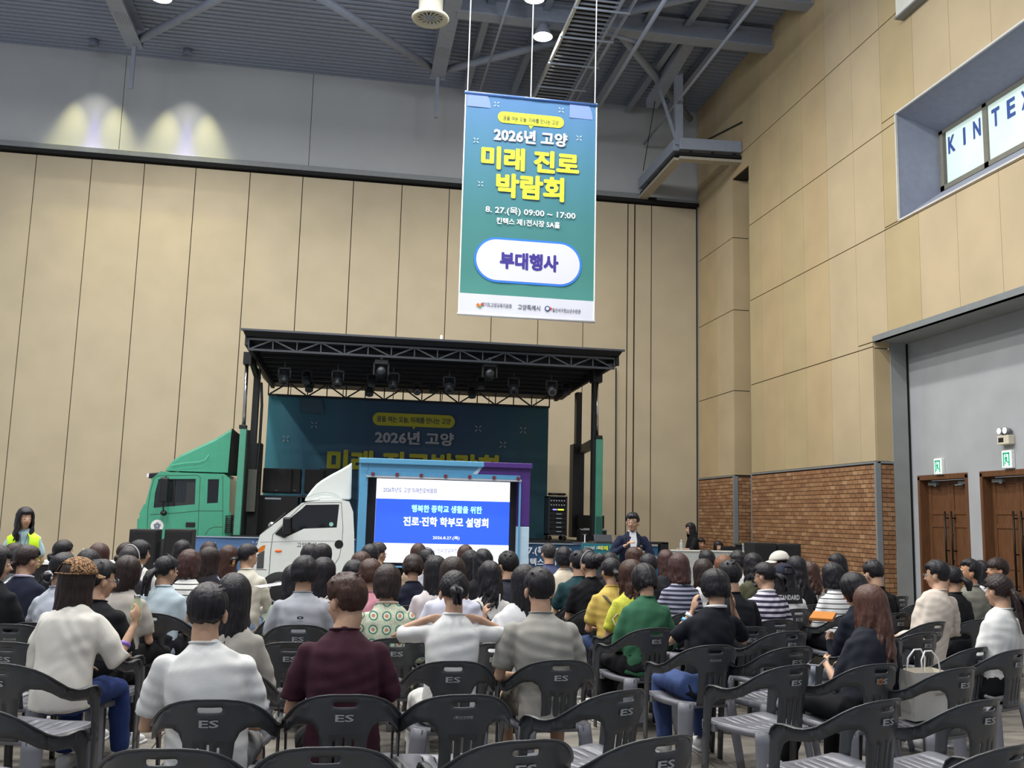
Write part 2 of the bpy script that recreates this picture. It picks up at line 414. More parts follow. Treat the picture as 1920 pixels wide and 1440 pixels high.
for a, b, z in near+brick_rows(YP1+.07, 27.93):
    i = rb.choice([0, 0, 1, 1, 2, 3]) if b < YO+.5 or rb.random() > .06 else 4
    if nb < 262:
        me, l, ro = brick_at(a, b, z, i); link('brick', me, wallb, loc=l, rot=ro); nb += 1
    else: rest[i].box((XW-.02, a+.006, z-CH/2+.006), (XW+.03, b-.006, z+CH/2-.006))
for a, b, z in brick_rows(XW+.10, XW+.38, 'Y'):
    i = rb.choice([0, 1, 2, 3])
    if z > 1.1:
        me, l, ro = brick_at(a, b, z, i, 'Y'); link('brick', me, wallb, loc=l, rot=ro)
    else: rest[i].box((a+.006, YO-.02, z-CH/2+.006), (b-.006, YO+.03, z+CH/2-.006))
for a, b, z in brick_rows(XW+.10, XW+1.3, 'P'):
    rest[rb.choice([0, 1, 2, 3])].box((a+.006, YP1-.02, z-CH/2+.006), (b-.006, YP1+.03, z+CH/2-.006))
big = MB()
for i, m in enumerate(rest):
    for v in [0]:
        if m.v: big.add(np.concatenate(m.v), m.f, i)
obj('far_bricks', big, M_BRICKS, wallb, kind='stuff')
obj('mortar_bed', mbx(((XW+.012, YO+.03, 0), (XW+.04, YP0-.02, BT)), ((XW+.012, YP1+.05, 0), (XW+.04, 27.97, BT)), ((XW+.03, YO-.0, 0), (XW+.4, YO+.02, BT)), ((XW+.05, YP1+.005, 0), (XW+1.4, YP1+.03, BT))), M_MORTAR, wallb)
# door recess
XR = 11.5
obj('recess_soffit', mbx(((XW-.0, 2, ZO), (XR+.4, YO, ZO+.02))), M_COLUMN, wr)
obj('recess_edge', mbx(((XW-.004, 2, ZO), (XW+.12, YO, ZO+.12))), M_STEEL, wr)
obj('fabric_panel', mbx(((XW+.03, YO-.005, BT+.04), (XW+.38, YO+.02, 5.28))), M_PANELR, wr)
obj('fabric_panel', mbx(((XW+.03, YO-.005, 5.30), (XW+.38, YO+.02, ZO))), M_PANELR, wr)
cj = obj('wall_jamb', mbx(((XW+.38, YO-.03, 0), (XR-.07, YO+.02, ZO))), M_COLUMN, **ST)
obj('gap_strip', mbx(((XR-.07, YO-.0, 0), (XR+.03, YO+.03, ZO))), M_BLACKM, cj)
DZ = 2.62
dspan = [(16.16, 17.74), (14.2, 15.80)]
wl = obj('wall_recess', mbx(((XR, 2, DZ), (XR+.25, YO, ZO)), ((XR, 17.74, 0), (XR+.25, YO, DZ)), ((XR, 15.80, 0), (XR+.25, 16.16, DZ)), ((XR, 2, 0), (XR+.25, 14.2, DZ))), M_RECESS, **ST)
M_HAND = mat('dark_bronze', '1c1712', .35, .6)
M_LABEL = mat('brass', 'c9ac76', .3, .9)
for di, (y0, y1) in enumerate(dspan):
    d = empty('door_%d' % (di+1), (XR, (y0+y1)/2, 0), kind='structure')
    R = lambda m, n, ma, par=d, **kw: obj(n, m, ma, par, **kw)
    cy = (y0+y1)/2; w = y1-y0
    R(mbx(((-.02, -w/2, 0), (.25, -w/2+.07, DZ)), ((-.02, w/2-.07, 0), (.25, w/2, DZ)), ((-.02, -w/2, DZ-.07), (.25, w/2, DZ+.03))), 'door_frame', M_WOOD, bevel=.004)
    for s in (-1, 1):
        a, b = (.004, w/2-.07) if s > 0 else (-w/2+.07, -.004)
        lf = R(mbx(((.19, a, .01), (.23, b, DZ-.08))), 'door_leaf', M_WOOD)
        wd = b-a
        st = .09
        for z0, z1 in ((.01, .10), (.62, .70), (.90, .98), (1.62, 1.70), (1.87, 1.95), (DZ-.2, DZ-.08)):
            obj('rail', mbx(((.175, a, z0), (.19, b, z1))), M_WOOD, lf, bevel=.003)
        for q in (a, b-st): obj('stile', mbx(((.174, q, .01), (.19, q+st, DZ-.08))), M_WOOD, lf, bevel=.003)
        hy = .10*s
        hm = MB().cyl((.10, hy, .42), (.10, hy, 1.93), .018, 10)
        for z in (.55, 1.17, 1.8): hm.cyl((.10, hy, z), (.19, hy, z), .012, 8)
        obj('door_handle', hm, M_HAND, lf, smooth=True)
        if s < 0: obj('lock', MB().cyl((.15, -.03, 1.0), (.18, -.03, 1.0), .022, 12).cyl((.15, -.03, 1.5), (.18, -.03, 1.5), .02, 12), M_LABEL, lf, smooth=True)
        cl = mbx(((.10, a+.1 if s < 0 else b-.38, DZ-.17), (.17, (a+.38) if s < 0 else b-.1, DZ-.11)))
        cl.bar((.13, (a+b)/2+.1*s, DZ-.18), (.06, (a+b)/2-.05*s, DZ-.19), .02, .02)
        obj('door_closer', cl, M_STEEL, lf)
# emergency exit signs and twin-head light
M_EXG = mat('exit_green', '169a70', .5, emit=.5); M_EXW = mat('exit_white', 'dffbf0', .5, emit=.55)
def exit_sign(y, z, lab):
    e = empty('exit_sign', (XR, y, z), lab, 'exit sign')
    obj('housing', mbx(((-.07, -.13, -.16), (0, .13, .16))), mat('sign_white', 'e6eae6', .5), e, bevel=.01)
    obj('light_panel', mbx(((-.076, -.11, -.14), (-.07, .11, .14))), M_EXW, e)
    dm = MB()
    for a, b in (((-.078, .055, -.12), (-.076, .085, .12)), ((-.078, -.085, -.12), (-.076, -.055, .12)), ((-.078, -.085, .09), (-.076, .085, .12))): dm.box(a, b)
    obj('door_symbol', dm, M_EXG, e)
    fm = MB(); x = -.079
    for p, q, w in (((.005, .045), (.0, -.01), .04), ((.0, -.01), (.03, -.05), .024), ((.03, -.05), (.028, -.09), .02), ((0, -.01), (-.03, -.045), .024), ((-.03, -.045), (-.055, -.06), .02), ((.005, .04), (-.03, .02), .012), ((.005, .04), (.035, .02), .012), ((.035, .02), (.04, -.005), .01)):
        fm.bar((x, p[0], p[1]), (x, q[0], q[1]), .004, w, up=(1, 0, 0)) if False else fm.bar((x, p[0], p[1]), (x, q[0], q[1]), w, .004, up=(1, 0, 0))
    fm.ball((x, .01, .07), (.003, .016, .016), 8, 6)
    obj('running_figure', fm, M_EXG, e)
exit_sign(16.97, 2.80, 'green and white lit exit sign above the left wooden double door')
exit_sign(14.98, 2.83, 'green and white lit exit sign above the right door, under the emergency light')
em = empty('emergency_light', (XR, 14.98, 3.18), 'beige emergency light with two round lamp heads above the right door', 'emergency light')
M_CREAM = mat('cream_plastic', 'cfc7b2', .5)
obj('battery_box', mbx(((-.13, -.15, -.09), (0, .15, .07))), M_CREAM, em, bevel=.01)
obj('label_plate', mbx(((-.134, -.02, -.05), (-.13, .11, .03))), M_BLACKM, em)
for s in (-1, 1):
    h = obj('lamp_head', MB().cyl((-.14, s*.075, .15), (-.03, s*.075, .15), .068, 18, .04).cyl((-.06, s*.075, .05), (-.06, s*.075, .11), .015, 8), M_STEEL, em, smooth=True)
    obj('lens', MB().disc((-.142, s*.075, .15), (-1, 0, 0), .058, 18), mat('lamp_glass', 'f2f4f4', .15, emit=.25), h)
# window recess (splayed reveal) and glazed window with lettering
XG = 11.62; a0, a1, b0, b1 = 9.0, WY, WZ0, WZ1; c0, c1, d0, d1 = 9.4, 16.78, 8.36, 9.62
M_REV = mat('reveal_paint', '8b90a0', .6)
rv = MB().add([(XW-.01, a1, b0), (XG, c1, d0), (XG, c1, d1), (XW-.01, a1, b1), (XW-.01, a0, b0), (XG, c0, d0), (XG, c0, d1), (XW-.01, a0, b1)], [(0, 1, 2, 3), (3, 2, 6, 7), (4, 5, 1, 0), (7, 6, 5, 4)])
w1 = empty('window_1', (0, 0, 0), kind='structure')
ro = obj('reveal', rv, M_REV, w1)
obj('reveal_edge', mbx(((XW-.02, a0, b0-.02), (XW+.02, a1+.02, b0+.015)), ((XW-.02, a0, b1-.015), (XW+.02, a1+.02, b1+.02)), ((XW-.02, a1-.015, b0), (XW+.02, a1+.02, b1))), mat('pale_trim', 'c9c8c4', .5), w1)
M_FR = mat('window_frame_paint', '77766a', .5)
fm = MB(); fm.box((XG-.02, c0, d0), (XG+.08, c1, d0+.10)); fm.box((XG-.02, c0, d1-.07), (XG+.08, c1, d1)); fm.box((XG-.02, c1-.12, d0), (XG+.08, c1, d1))
mull = [15.37, 14.0, 12.63, 11.3, 10.0]
for y in mull: fm.box((XG-.02, y-.06, d0), (XG+.08, y+.06, d1))
obj('window_frame', fm, M_FR, w1)
M_GL = mat('film_glass', 'c7dad4', .12, var=.10, scale=1.1, emit=.42, spec=.6)
M_BLUEP = mat('print_blue', '2f4f9a', .6)
yy = [c1-.12]+mull
for a, b in zip(yy[:-1], yy[1:]): obj('pane', mbx(((XG+.02, b+.06, d0+.1), (XG+.03, a-.06, d1-.07))), M_GL, w1)
for ch, y in (('K', 16.42), ('I', 16.02), ('N', 15.64), ('T', 15.1), ('E', 14.68), ('X', 14.3)):
    text(ch, (XG+.014, y, 9.24), .22 if ch != 'I' else .07, .36, M_BLUEP, w1, '-X', .03)
# white wall box near the top of the frame
wbx = empty('wall_box', (XW, 14.4, 12.45), 'white boxy duct cover on the right wall above the window', 'duct cover')
obj('casing', mbx(((-.18, -2.2, -.62), (0, 2.05, .7))), mat('white_enamel', 'dcdcd2', .4), wbx, bevel=.01)
obj('lower_lip', mbx(((-.20, -2.2, -.66), (0, 2.07, -.62))), M_STEEL, wbx)
# ------------------------------------------------------------------ ceiling
ce = obj('ceiling', mbx(((-16, -4, ZC+.09), (XW+1, 29, ZC+.3))), M_CEIL, **ST)
dk = MB(); y = 19.0; V = []; F = []
while y < 28.2:
    for dy, dz in ((0, 0), (.09, 0), (.12, .07), (.19, .07)): V.append((y+dy, ZC+dz))
    y += .22
n = len(V); VV = [(x, a, b) for x in (-16, XW+.6) for a, b in V]
dk.add(VV, [(i, i+1, n+i+1, n+i) for i in range(n-1)])
obj('corrugated_deck', dk, M_CEIL, ce)
def ibeam(name, p, q, w, h, par=None, m=M_BEAM):
    mb = MB(); p = np.array(p, float); q = np.array(q, float); z = np.array([0, 0, 1.])
    mb.bar(p+z*(h/2-.012), q+z*(h/2-.012), w, .024).bar(p-z*(h/2-.012), q-z*(h/2-.012), w, .024).bar(p, q, .02, h-.04)
    return obj(name, mb, m, par)
def thing(name, label, cat, loc=(0, 0, 0), group=None, rz=0): return empty(name, loc, label, cat, group, rz)
for x, lab in ((-6.35, 'grey roof beam with end post, left part of the rear wall'), (2.05, 'grey roof beam with end post beside the round air diffuser')):
    b = thing('roof_beam', lab, 'beam', (x, 0, 0))
    ibeam('beam', (0, 17, 14.5), (0, 26.2, 14.5), .42, .55, b)
    obj('end_plate', mbx(((-.22, 26.2, 14.2), (.22, 26.23, 14.8))), M_BEAM, b)
    for k in range(5): obj('slot_plate', mbx(((-.16+k*.075, 24.3, 14.215), (-.13+k*.075, 24.9, 14.222))), M_CEIL, b)
    obj('hanging_post', mbx(((-.05, 26.1, 13.0), (.05, 26.2, 14.3))), M_BEAM, b)
def pipe(name, lab, p, q, r, m=M_BEAM, cat='pipe', group=None, n=12):
    o = obj(name, MB().tube([p, q], r, n, .1), m, smooth=True); o['label'] = lab; o['category'] = cat
    if group: o['group'] = group
    return o
pipe('brace_pipe', 'diagonal roof brace pipe rising right from the left beam end', (-6.15, 25.9, 14.35), (-1.8, 21.2, 14.35), .11, cat='brace')
pipe('brace_pipe', 'diagonal roof brace pipe running down to the beam beside the diffuser', (1.9, 25.9, 14.35), (-1.6, 22.3, 14.35), .11, cat='brace')
pipe('brace_pipe', 'diagonal roof brace pipe rising right behind the lit lamp', (2.2, 25.9, 14.35), (5.4, 23.6, 14.5), .11, cat='brace')
pipe('brace_pipe', 'diagonal roof brace pipe left of the wall corner truss', (6.2, 22.5, 14.5), (10.3, 27.6, 14.4), .11, cat='brace')
pipe('brace_pipe', 'diagonal roof brace pipe at the top edge right of the catwalk', (6.3, 21.9, 14.4), (9.6, 19.4, 14.4), .11, cat='brace')
b = thing('cross_beam', 'long grey roof cross beam running to the right wall', 'beam'); ibeam('beam', (2.2, 22.5, 14.45), (XW, 22.5, 14.45), .40, .5, b)
b = thing('cross_beam', 'second grey roof cross beam nearer the viewer at the top edge', 'beam'); ibeam('beam', (2.2, 20.3, 14.45), (XW, 20.3, 14.45), .40, .5, b)
labs = ['steel purlin under the deck, first right of the diffuser', 'steel purlin behind the bright ceiling lamp', 'steel purlin right of the catwalk', 'steel purlin behind the corner truss post', 'steel purlin nearest the right wall']
for x, l in zip((3.05, 4.5, 7.2, 8.3, 9.5), labs):
    b = thing('purlin', l, 'beam', (x, 0, 0)); ibeam('beam', (0, 19, 14.7), (0, 27.6 if x not in (8.3,) else 27.9, 14.7), .18, .25, b)
pipe('sprinkler_pipe', 'slim grey conduit left of the hanging banner top', (3.35, 19.5, 14.1), (3.35, 26.8, 14.1), .035)
pipe('sprinkler_pipe', 'jointed grey sprinkler pipe crossing behind the banner right edge', (6.7, 19.3, 13.5), (6.72, 26.6, 13.5), .055)
pipe('sprinkler_pipe', 'thin grey pipe between the corner truss and right wall', (8.76, 19, 13.5), (8.84, 27.8, 13.5), .04)
pipe('sprinkler_pipe', 'thin grey pipe along the right side of the catwalk', (6.1, 19.4, 13.6), (6.0, 26.2, 13.6), .04)
pipe('branch_pipe', 'short grey branch pipe with elbow right of the catwalk', (5.3, 21.6, 13.78), (6.75, 21.7, 13.55), .05)
# catwalk ladder
cw = thing('catwalk', 'slatted overhead catwalk with bright edge rail behind the banner', 'catwalk', (0, 0, 13.5))
M_RAIL = mat('bright_rail', 'b9bec4', .3, .6)
obj('side_rail', MB().bar((4.76, 18.8, 0), (4.73, 27.4, 0), .06, .12), M_RAIL, cw)
obj('side_rail', MB().bar((5.75, 18.8, 0), (5.75, 27.4, 0), .06, .12), M_BEAM, cw)
yy = 18.9
while yy < 27.3:
    obj('slat', mbx(((4.78, yy, -.02), (5.72, yy+.035, .02))), M_BEAM, cw); yy += .2
for yy in (20.2, 21.6, 23.0, 24.4, 25.8): obj('cross_pipe', MB().tube([(4.7, yy, -.07), (6.05, yy, -.07)], .03, 8), M_BEAM, cw, smooth=True)
obj('tray_floor', mbx(((4.8, 18.8, .1), (5.7, 27.4, .12))), M_BLACKM, cw)
# round air diffuser
v = onZ(807, 34, 12.6); dv = thing('air_diffuser', 'round white ceiling air diffuser on a drum duct', 'air vent', tuple(v))
M_WH = mat('diffuser_white', 'c8c6b4', .5)
m = MB(); prof = [(.40, .03), (.42, .0), (.40, -.04), (.30, -.03), (.27, .02)]
def lathe(mb, prof, n=28, c=(0, 0, 0)):
    V = []; k = len(prof)
    for j in range(n):
        a = 2*PI*j/n
        for r, z in prof: V.append((c[0]+r*math.cos(a), c[1]+r*math.sin(a), c[2]+z))
    F = [(j*k+i, j*k+i+1, ((j+1) % n)*k+i+1, ((j+1) % n)*k+i) for j in range(n) for i in range(k-1)]
    return mb.add(V, F)
obj('outer_ring', lathe(m, prof), M_WH, dv, smooth=True)
obj('drum', lathe(MB(), [(.27, .02), (.27, .45), (.0, .45)]), M_WH, dv, smooth=True)
obj('dark_core', lathe(MB(), [(.26, .06), (.0, .06)]), M_CEIL, dv)
obj('hub', lathe(MB(), [(.12, .0), (.11, -.02), (.0, -.02)]), M_CEIL, dv)
for k in range(14):
    a = 2*PI*k/14; obj('vane', MB().bar((.11*math.cos(a), .11*math.sin(a), 0), (.29*math.cos(a+.25), .29*math.sin(a+.25), 0), .03, .012), M_WH, dv)
obj('duct', lathe(MB(), [(.2, .45), (.2, 2.3)]), M_CEIL, dv, smooth=True)
# high-bay lamps in view
M_GLOW = mat('lamp_glow', 'fff6dc', .5, emit=60)
for i, (p, lab) in enumerate(zip(HB_SEEN, ('glowing high bay lamp behind the banner wires', 'glowing high bay lamp at the top edge above the banner', 'glowing high bay lamp at the top edge above the wall wash'))):
    t = thing('high_bay_lamp', lab, 'ceiling light', tuple(p))
    obj('reflector', lathe(MB(), [(.05, .35), (.12, .3), (.24, 0), (.25, -.02)]), M_BEAM, t, smooth=True)
    obj('lamp_bulb', MB().ball((0, 0, .02), (.15, .15, .10), 14, 8), M_GLOW, t, smooth=True)
    obj('hanger', MB().cyl((0, 0, .35), (0, 0, 1.0), .015, 6), M_BEAM, t)
for (x, y), lab in zip(WASH, ('wall washer lamp over the left light cone on the rear wall', 'wall washer lamp over the right light cone on the rear wall')):
    t = thing('wall_washer', lab, 'ceiling light', (x, y, 14.62))
    obj('housing', lathe(MB(), [(.0, .2), (.12, .2), (.15, 0)]), M_BEAM, t, smooth=True)
# corner truss carrying the wall track into the pocket
ct = thing('corner_truss', 'grey steel corner truss with bent track entering the wall pocket', 'truss')
A = np.array([8.95, 27.9, 11.75]); Bq = onZ(1275, 296, 11.85); Cq = np.array([XW+.6, 24.6, 11.8])
Bq = np.array([9.05, 24.6, 11.85])
def P(x, y, Y): return onY(x, y, Y)
Bq = P(1272, 298, 24.75); Aq = P(1205, 374, 27.85); zt = Bq[2]
obj('track', MB().bar(Aq+[0, 0, .05], Bq, .28, .08).bar(Bq, (XW+.5, 24.6, Bq[2]), .28, .08), mat('track_paint', 'a39d90', .4), ct)
obj('track_shadow_gap', MB().bar(Aq+[0, 0, .15], Bq+[0, 0, .13], .2, .09).bar(Bq+[0, 0, .13], (XW, 24.6, Bq[2]+.13), .2, .09), M_BLACKM, ct)
obj('girder', MB().bar(Aq+[0, 0, .5], Bq+[0, 0, .42], .3, .34).bar(Bq+[0, 0, .42], (XW, 24.6, Bq[2]+.42), .3, .34), M_BEAM, ct, bevel=.02)
top = P(1272, 115, 24.75)
obj('truss_post', MB().bar(Bq+[0, 0, .4], top, .16, .22), M_BEAM, ct)
obj('truss_strut', MB().bar(Bq+[-.05, 0, .5], P(1237, 168, 24.75), .07, .07), M_BEAM, ct)
obj('knee_beam', MB().bar(P(1292, 75, 23.3), P(1222, 195, 26.4), .34, .28), M_BEAM, ct)
for k in (.2, .55, .9):
    e = Bq*(1-k)+np.array([XW, 24.6, Bq[2]])*k; obj('bracket', MB().bar(e+[0, 0, .1], e+[0, 0, .35], .05, .08), M_BLACKM, ct)
    e = Aq*(1-k)+Bq*k; obj('bracket', MB().bar(e+[0, 0, .15], e+[0, 0, .4], .05, .08), M_BLACKM, ct)
pipe('tie_rod', 'thin tie rod slanting on the rear wall left of the corner truss', tuple(P(1228, 190, 26)), tuple(P(1206, 320, 27.5)), .012, M_BLACKM, 'rod')
pipe('tie_rod', 'thin rod on the right wall above the corner truss', tuple(onX(1322, 264, 10.66)), tuple(onX(1391, 229, 10.66)), .02, M_BLACKM, 'rod')
pipe('wall_cable', 'dark cable hanging down the rear wall right of the stage', tuple(onY(1155, 690, 27.9)), tuple(onY(1154, 1003, 27.9)), .02, M_BLACKM, 'cable')
# ------------------------------------------------------------------ printed cloth helpers
def pxs(x, y, Y):
    a = onY(x, y, Y); return (onY(x+1, y, Y)-a)[0], (a-onY(x, y+1, Y))[2], a
def ptext(txt, xc, yc, w, h, Y, m, par, off=.006, bold=.02, name='lettering'):
    sx, sz, a = pxs(xc, yc, Y)
    o = text(txt, (a[0], Y-off, a[2]), w*sx, h*sz if h else None, m, par, '-Y', bold, name); return o
def flatpoly(name, pts, m, par, **kw): return obj(name, MB().add(pts, [tuple(range(len(pts)))]), m, par, **kw)
def pill(name, xc, yc, w, h, Y, off, m, par, tail=False):
    sx, sz, a = pxs(xc, yc, Y); W_, H_ = w*sx, h*sz
    P2 = rrect(-W_/2, -H_/2, W_/2, H_/2, H_/2*.999, 10)
    o = flatpoly(name, [(a[0]+x, Y-off, a[2]+z) for x, z in P2], m, par)
    if tail:
        flatpoly('bubble_tail', [(a[0]-.05, Y-off, a[2]-H_/2+.01), (a[0], Y-off, a[2]-H_/2-.075), (a[0]+.05, Y-off, a[2]-H_/2+.01)], m, par)
    return o
def sparkle(xc, yc, s, Y, m, par, off=.006):
    sx, sz, a = pxs(xc, yc, Y); mb = MB(); s *= sx
    for dx, dz in ((1, 1), (1, -1), (-1, 1), (-1, -1)):
        mb.bar((a[0]+dx*s*.35, Y-off, a[2]+dz*s*.35), (a[0]+dx*s, Y-off, a[2]+dz*s), s*.28, .002, up=(0, 1, 0))
    obj('sparkle', mb, m, par)
def cloth(name, x0, x1, z0, z1, Y, m, par, amp=.012, nx=60, nz=14, wl=.55, seed=0):
    V = []; rg = random.Random(seed); ph = rg.random()*6
    for j in range(nz+1):
        for i in range(nx+1):
            x = x0+(x1-x0)*i/nx; z = z0+(z1-z0)*j/nz
            V.append((x, Y+amp*(math.sin(x*2*PI/wl+ph+.3*math.sin(z*2))*.6+math.sin(x*2*PI/(wl*2.7)+z*.8)*.4), z))
    F = [(j*(nx+1)+i, j*(nx+1)+i+1, (j+1)*(nx+1)+i+1, (j+1)*(nx+1)+i) for j in range(nz) for i in range(nx)]
    return solid(name, np.array(V), F, m, .004, par, smooth=False)
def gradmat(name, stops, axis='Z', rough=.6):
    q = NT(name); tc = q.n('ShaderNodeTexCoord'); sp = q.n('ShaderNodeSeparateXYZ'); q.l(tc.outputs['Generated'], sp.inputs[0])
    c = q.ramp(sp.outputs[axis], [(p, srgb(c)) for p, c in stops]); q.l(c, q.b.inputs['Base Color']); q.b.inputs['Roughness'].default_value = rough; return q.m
def flat(name, c, rough=.6, emit=0): return mat(name, c, rough, var=0, emit=emit)
M_YEL = flat('print_yellow', 'eaf23c'); M_WHT = flat('print_white', 'eef0f2'); M_NAVY = flat('print_navy', '22304a'); M_PURP = flat('print_purple', '3c2f96')
M_SKY = flat('print_sky', '2f82f0'); M_PALEB = flat('print_pale_blue', '7fa6de'); M_STRIP = flat('print_strip', 'dfe2ee'); M_SPK = flat('print_sparkle', 'dcecf4')
# ------------------------------------------------------------------ hanging banner
YH = 15.5
tl, tr_, bl, br = onY(870, 170, YH), onY(1117, 193, YH), onY(863, 594, YH), onY(1115, 598, YH)
x0, x1, z1, z0 = (tl[0]+bl[0])/2, (tr_[0]+br[0])/2, (tl[2]+tr_[2])/2, (bl[2]+br[2])/2
hb = thing('hanging_banner', 'tall blue-green hanging banner with yellow Korean title on wires', 'banner', ((x0+x1)/2, YH, z1)); hb.location = (0, 0, 0)
zs_ = z0+.36
cloth('cloth', x0, x1, zs_, z1-.06, YH, gradmat('banner_print_lamp_offset', [(0, '4a938c'), (.12, '3f8680'), (.4, '3a8084'), (.7, '40809a'), (1, '4a7cb0')]), hb, .004, 40, 10)  # blue-to-teal print, top darkened and bottom lightened to offset the overhead lamps
cloth('sponsor_strip', x0, x1, z0, zs_, YH, M_STRIP, hb, .004, 40, 3)
obj('top_rod', MB().cyl((x0-.02, YH, z1-.04), (x1+.02, YH, z1-.04), .03, 12), mat('rod_blue', '3f68a8', .4), hb, smooth=True)
obj('bottom_rod', MB().cyl((x0-.02, YH, z0), (x1+.02, YH, z0), .025, 12), mat('rod_white', 'd4d6dc', .4), hb, smooth=True)
for q_ in (x0, x1): obj('side_hem', mbx(((q_-.01, YH-.008, z0), (q_+.01, YH+.004, z1))), M_WHT, hb)
for a in (x0+.03, (x0+x1)/2-.02, x1-.03): obj('wire', MB().tube([(a, YH, z1), (a+.02, YH, 14.8)], .010, 6), mat('wire', 'cfd0d0', .4), hb)
o1 = .012
def qpoly(xa, ya, xb, yb, m):
    sxa, sza, a = pxs(xa, ya, YH); b = onY(xb, yb, YH)
    pts = [(a[0], YH-o1+.001, a[2]), (b[0], YH-o1+.001, a[2])]
    for k in range(9): t = k/8*PI/2*.35; pts.append((b[0]-(b[0]-a[0])*.0-(1-math.cos(t))*.5, YH-o1+.001, a[2]+(b[2]-a[2])*(math.sin(t)/math.sin(PI/2*.35))))
    return pts
for (xa, xb, ya, yb) in ((876, 920, 171, 203), (1068, 1111, 191, 225)):
    a, b = onY(xa, ya, YH), onY(xb, yb, YH)
    n = 8; pts = [(a[0], YH-o1+.002, b[2]), (b[0], YH-o1+.002, b[2])]+[(b[0]-(b[0]-a[0])*.22*(k/n)**2, YH-o1+.002, b[2]+(a[2]-b[2])*k/n) for k in range(1, n+1)]+[(a[0], YH-o1+.002, a[2])]
    flatpoly('corner_shape', pts, mat('print_lilac', '7d97dd', .6, var=0), hb)
pill('speech_bubble', 995.5, 225, 124, 21, YH, o1, M_YEL, hb, tail=True)
ptext('꿈을 여는 오늘, 미래를 만나는 고양', 995.5, 226.5, 104, 9, YH, M_NAVY, hb, o1+.004, .012)
M_SHD = flat('print_shadow', '35506e')
for t, xc, yc, w, h, m, bo in (('2026년 고양', 995, 258, 138, 26, M_WHT, .035), ('미래 진로', 994.5, 302, 184, 43, M_YEL, .045), ('박람회', 994, 352, 128, 46, M_YEL, .042),
        ('8. 27.(목) 09:00 ~ 17:00', 995, 400, 169, 16, M_WHT, .02), ('킨텍스 제1전시장 5A홀', 990.5, 418.5, 119, 12.5, M_WHT, .025)):
    if h > 20: ptext(t, xc+1, yc+1.2, w, h, YH, M_SHD, hb, o1, bo, 'letter_shadow')
    ptext(t, xc, yc, w, h, YH, m, hb, o1+.004, bo)
pill('rounded_frame', 990.5, 491.5, 202, 84, YH, o1, M_SKY, hb); pill('rounded_field', 990.5, 491.5, 194, 76, YH, o1+.003, M_STRIP, hb)
ptext('부대행사', 992, 491.5, 110, 32, YH, M_PURP, hb, o1+.006, .045)
ptext('경기도고양교육지원청', 931, 572.5, 56, 8, YH, M_NAVY, hb, o1, .012); ptext('고양특례시', 991.5, 577, 42, 10, YH, M_NAVY, hb, o1, .012); ptext('일산서구청소년수련관', 1062, 583, 53, 8, YH, M_NAVY, hb, o1, .012)
for (x, y, r, c) in ((896, 572, 3.2, 'e07a2e'), (900, 575, 2.6, '6aa84f'), (903, 571, 2.4, 'd8452e'), (1026, 579, 5.2, '3a4a86'), (1032, 579, 2.6, 'd8452e')):
    sx, sz, a = pxs(x, y, YH); flatpoly('emblem', [(a[0]+r*sx*math.cos(t), YH-o1-.001*r, a[2]+r*sx*math.sin(t)) for t in np.linspace(0, 2*PI, 14, endpoint=False)], flat('emblem_'+c, c), hb)
sx, sz, a = pxs(1026, 579, YH); flatpoly('emblem', [(a[0]+3.2*sx*math.cos(t), YH-o1-.009, a[2]+3.2*sx*math.sin(t)) for t in np.linspace(0, 2*PI, 14, endpoint=False)], M_STRIP, hb)
for x, y in ((931, 196), (1052, 207), (1085.5, 259.5), (892.5, 263.5), (901, 345)): sparkle(x, y, 4.5, YH, M_SPK, hb, o1)
# ------------------------------------------------------------------ vehicle helpers
def shell(root, name, px, Y, depth, m, holes=(), glass_seg=(), mg=None, bottom=None):
    pts = [tuple(onY(x, y, Y)[[0, 2]]) for x, y in px]; hs = [[tuple(onY(x, y, Y)[[0, 2]]) for x, y in h] for h in holes]
    if bottom is not None: pts = [(x, bottom if i in () else z) for i, (x, z) in enumerate(pts)]
    V, F = sheet(pts, hs)
    for yy in (Y, Y+depth):
        solid('side_panel', np.array([(x, yy, z) for x, z in V]), F, m, .04, root)
    n = len(pts); body = MB(); gl = MB()
    for i in range(n):
        a, b = pts[i], pts[(i+1) % n]; q = [(a[0], Y, a[1]), (b[0], Y, b[1]), (b[0], Y+depth, b[1]), (a[0], Y+depth, a[1])]
        (gl if i in glass_seg else body).add(q, [(0, 1, 2, 3)])
    o = obj(name, body, m, root); o.modifiers.new('s', 'SOLIDIFY').thickness = .03
    if gl.v: obj('windshield', gl, mg, root)
    return pts, hs
def glasspane(name, hs, Y, m, root, inset=.0):
    for h in hs:
        c = np.mean(h, axis=0); q = [tuple(c+(np.array(p)-c)*1.02) for p in h]
        V, F = sheet(q); solid(name, np.array([(x, Y+.012, z) for x, z in V]), F, m, .006, root)
def seam(pxl, Y, m, root, w=.008, name='seam'):
    P3 = [onY(x, y, Y)-np.array([0, .021, 0]) for x, y in pxl]; mb = MB()
    for a, b in zip(P3[:-1], P3[1:]): mb.bar(a, b, w, .004, up=(0, 1, 0))
    return obj(name, mb, m, root)
def pxbox(xa, ya, xb, yb, Y, d): a = onY(xa, (ya+yb)/2, Y); b = onY(xb, (ya+yb)/2, Y); a[2] = onY(xa, ya, Y)[2]; b[2] = onY(xb, yb, Y)[2]; return ((min(a[0], b[0]), Y, min(a[2], b[2])), (max(a[0], b[0]), Y+d, max(a[2], b[2])))
def wheel(root, x, y, r, w=.25):
    t = obj('tyre', MB().tube([(x, y, r), (x, y+w, r)], r, 28, .12, up=(1, 0, 0)), mat('tyre', '17171a', .8), root, smooth=True)
    obj('hub', MB().cyl((x, y-.03, r), (x, y+.05, r), r*.55, 20), mat('hub_grey', 'a4a6a8', .4, .5), t)
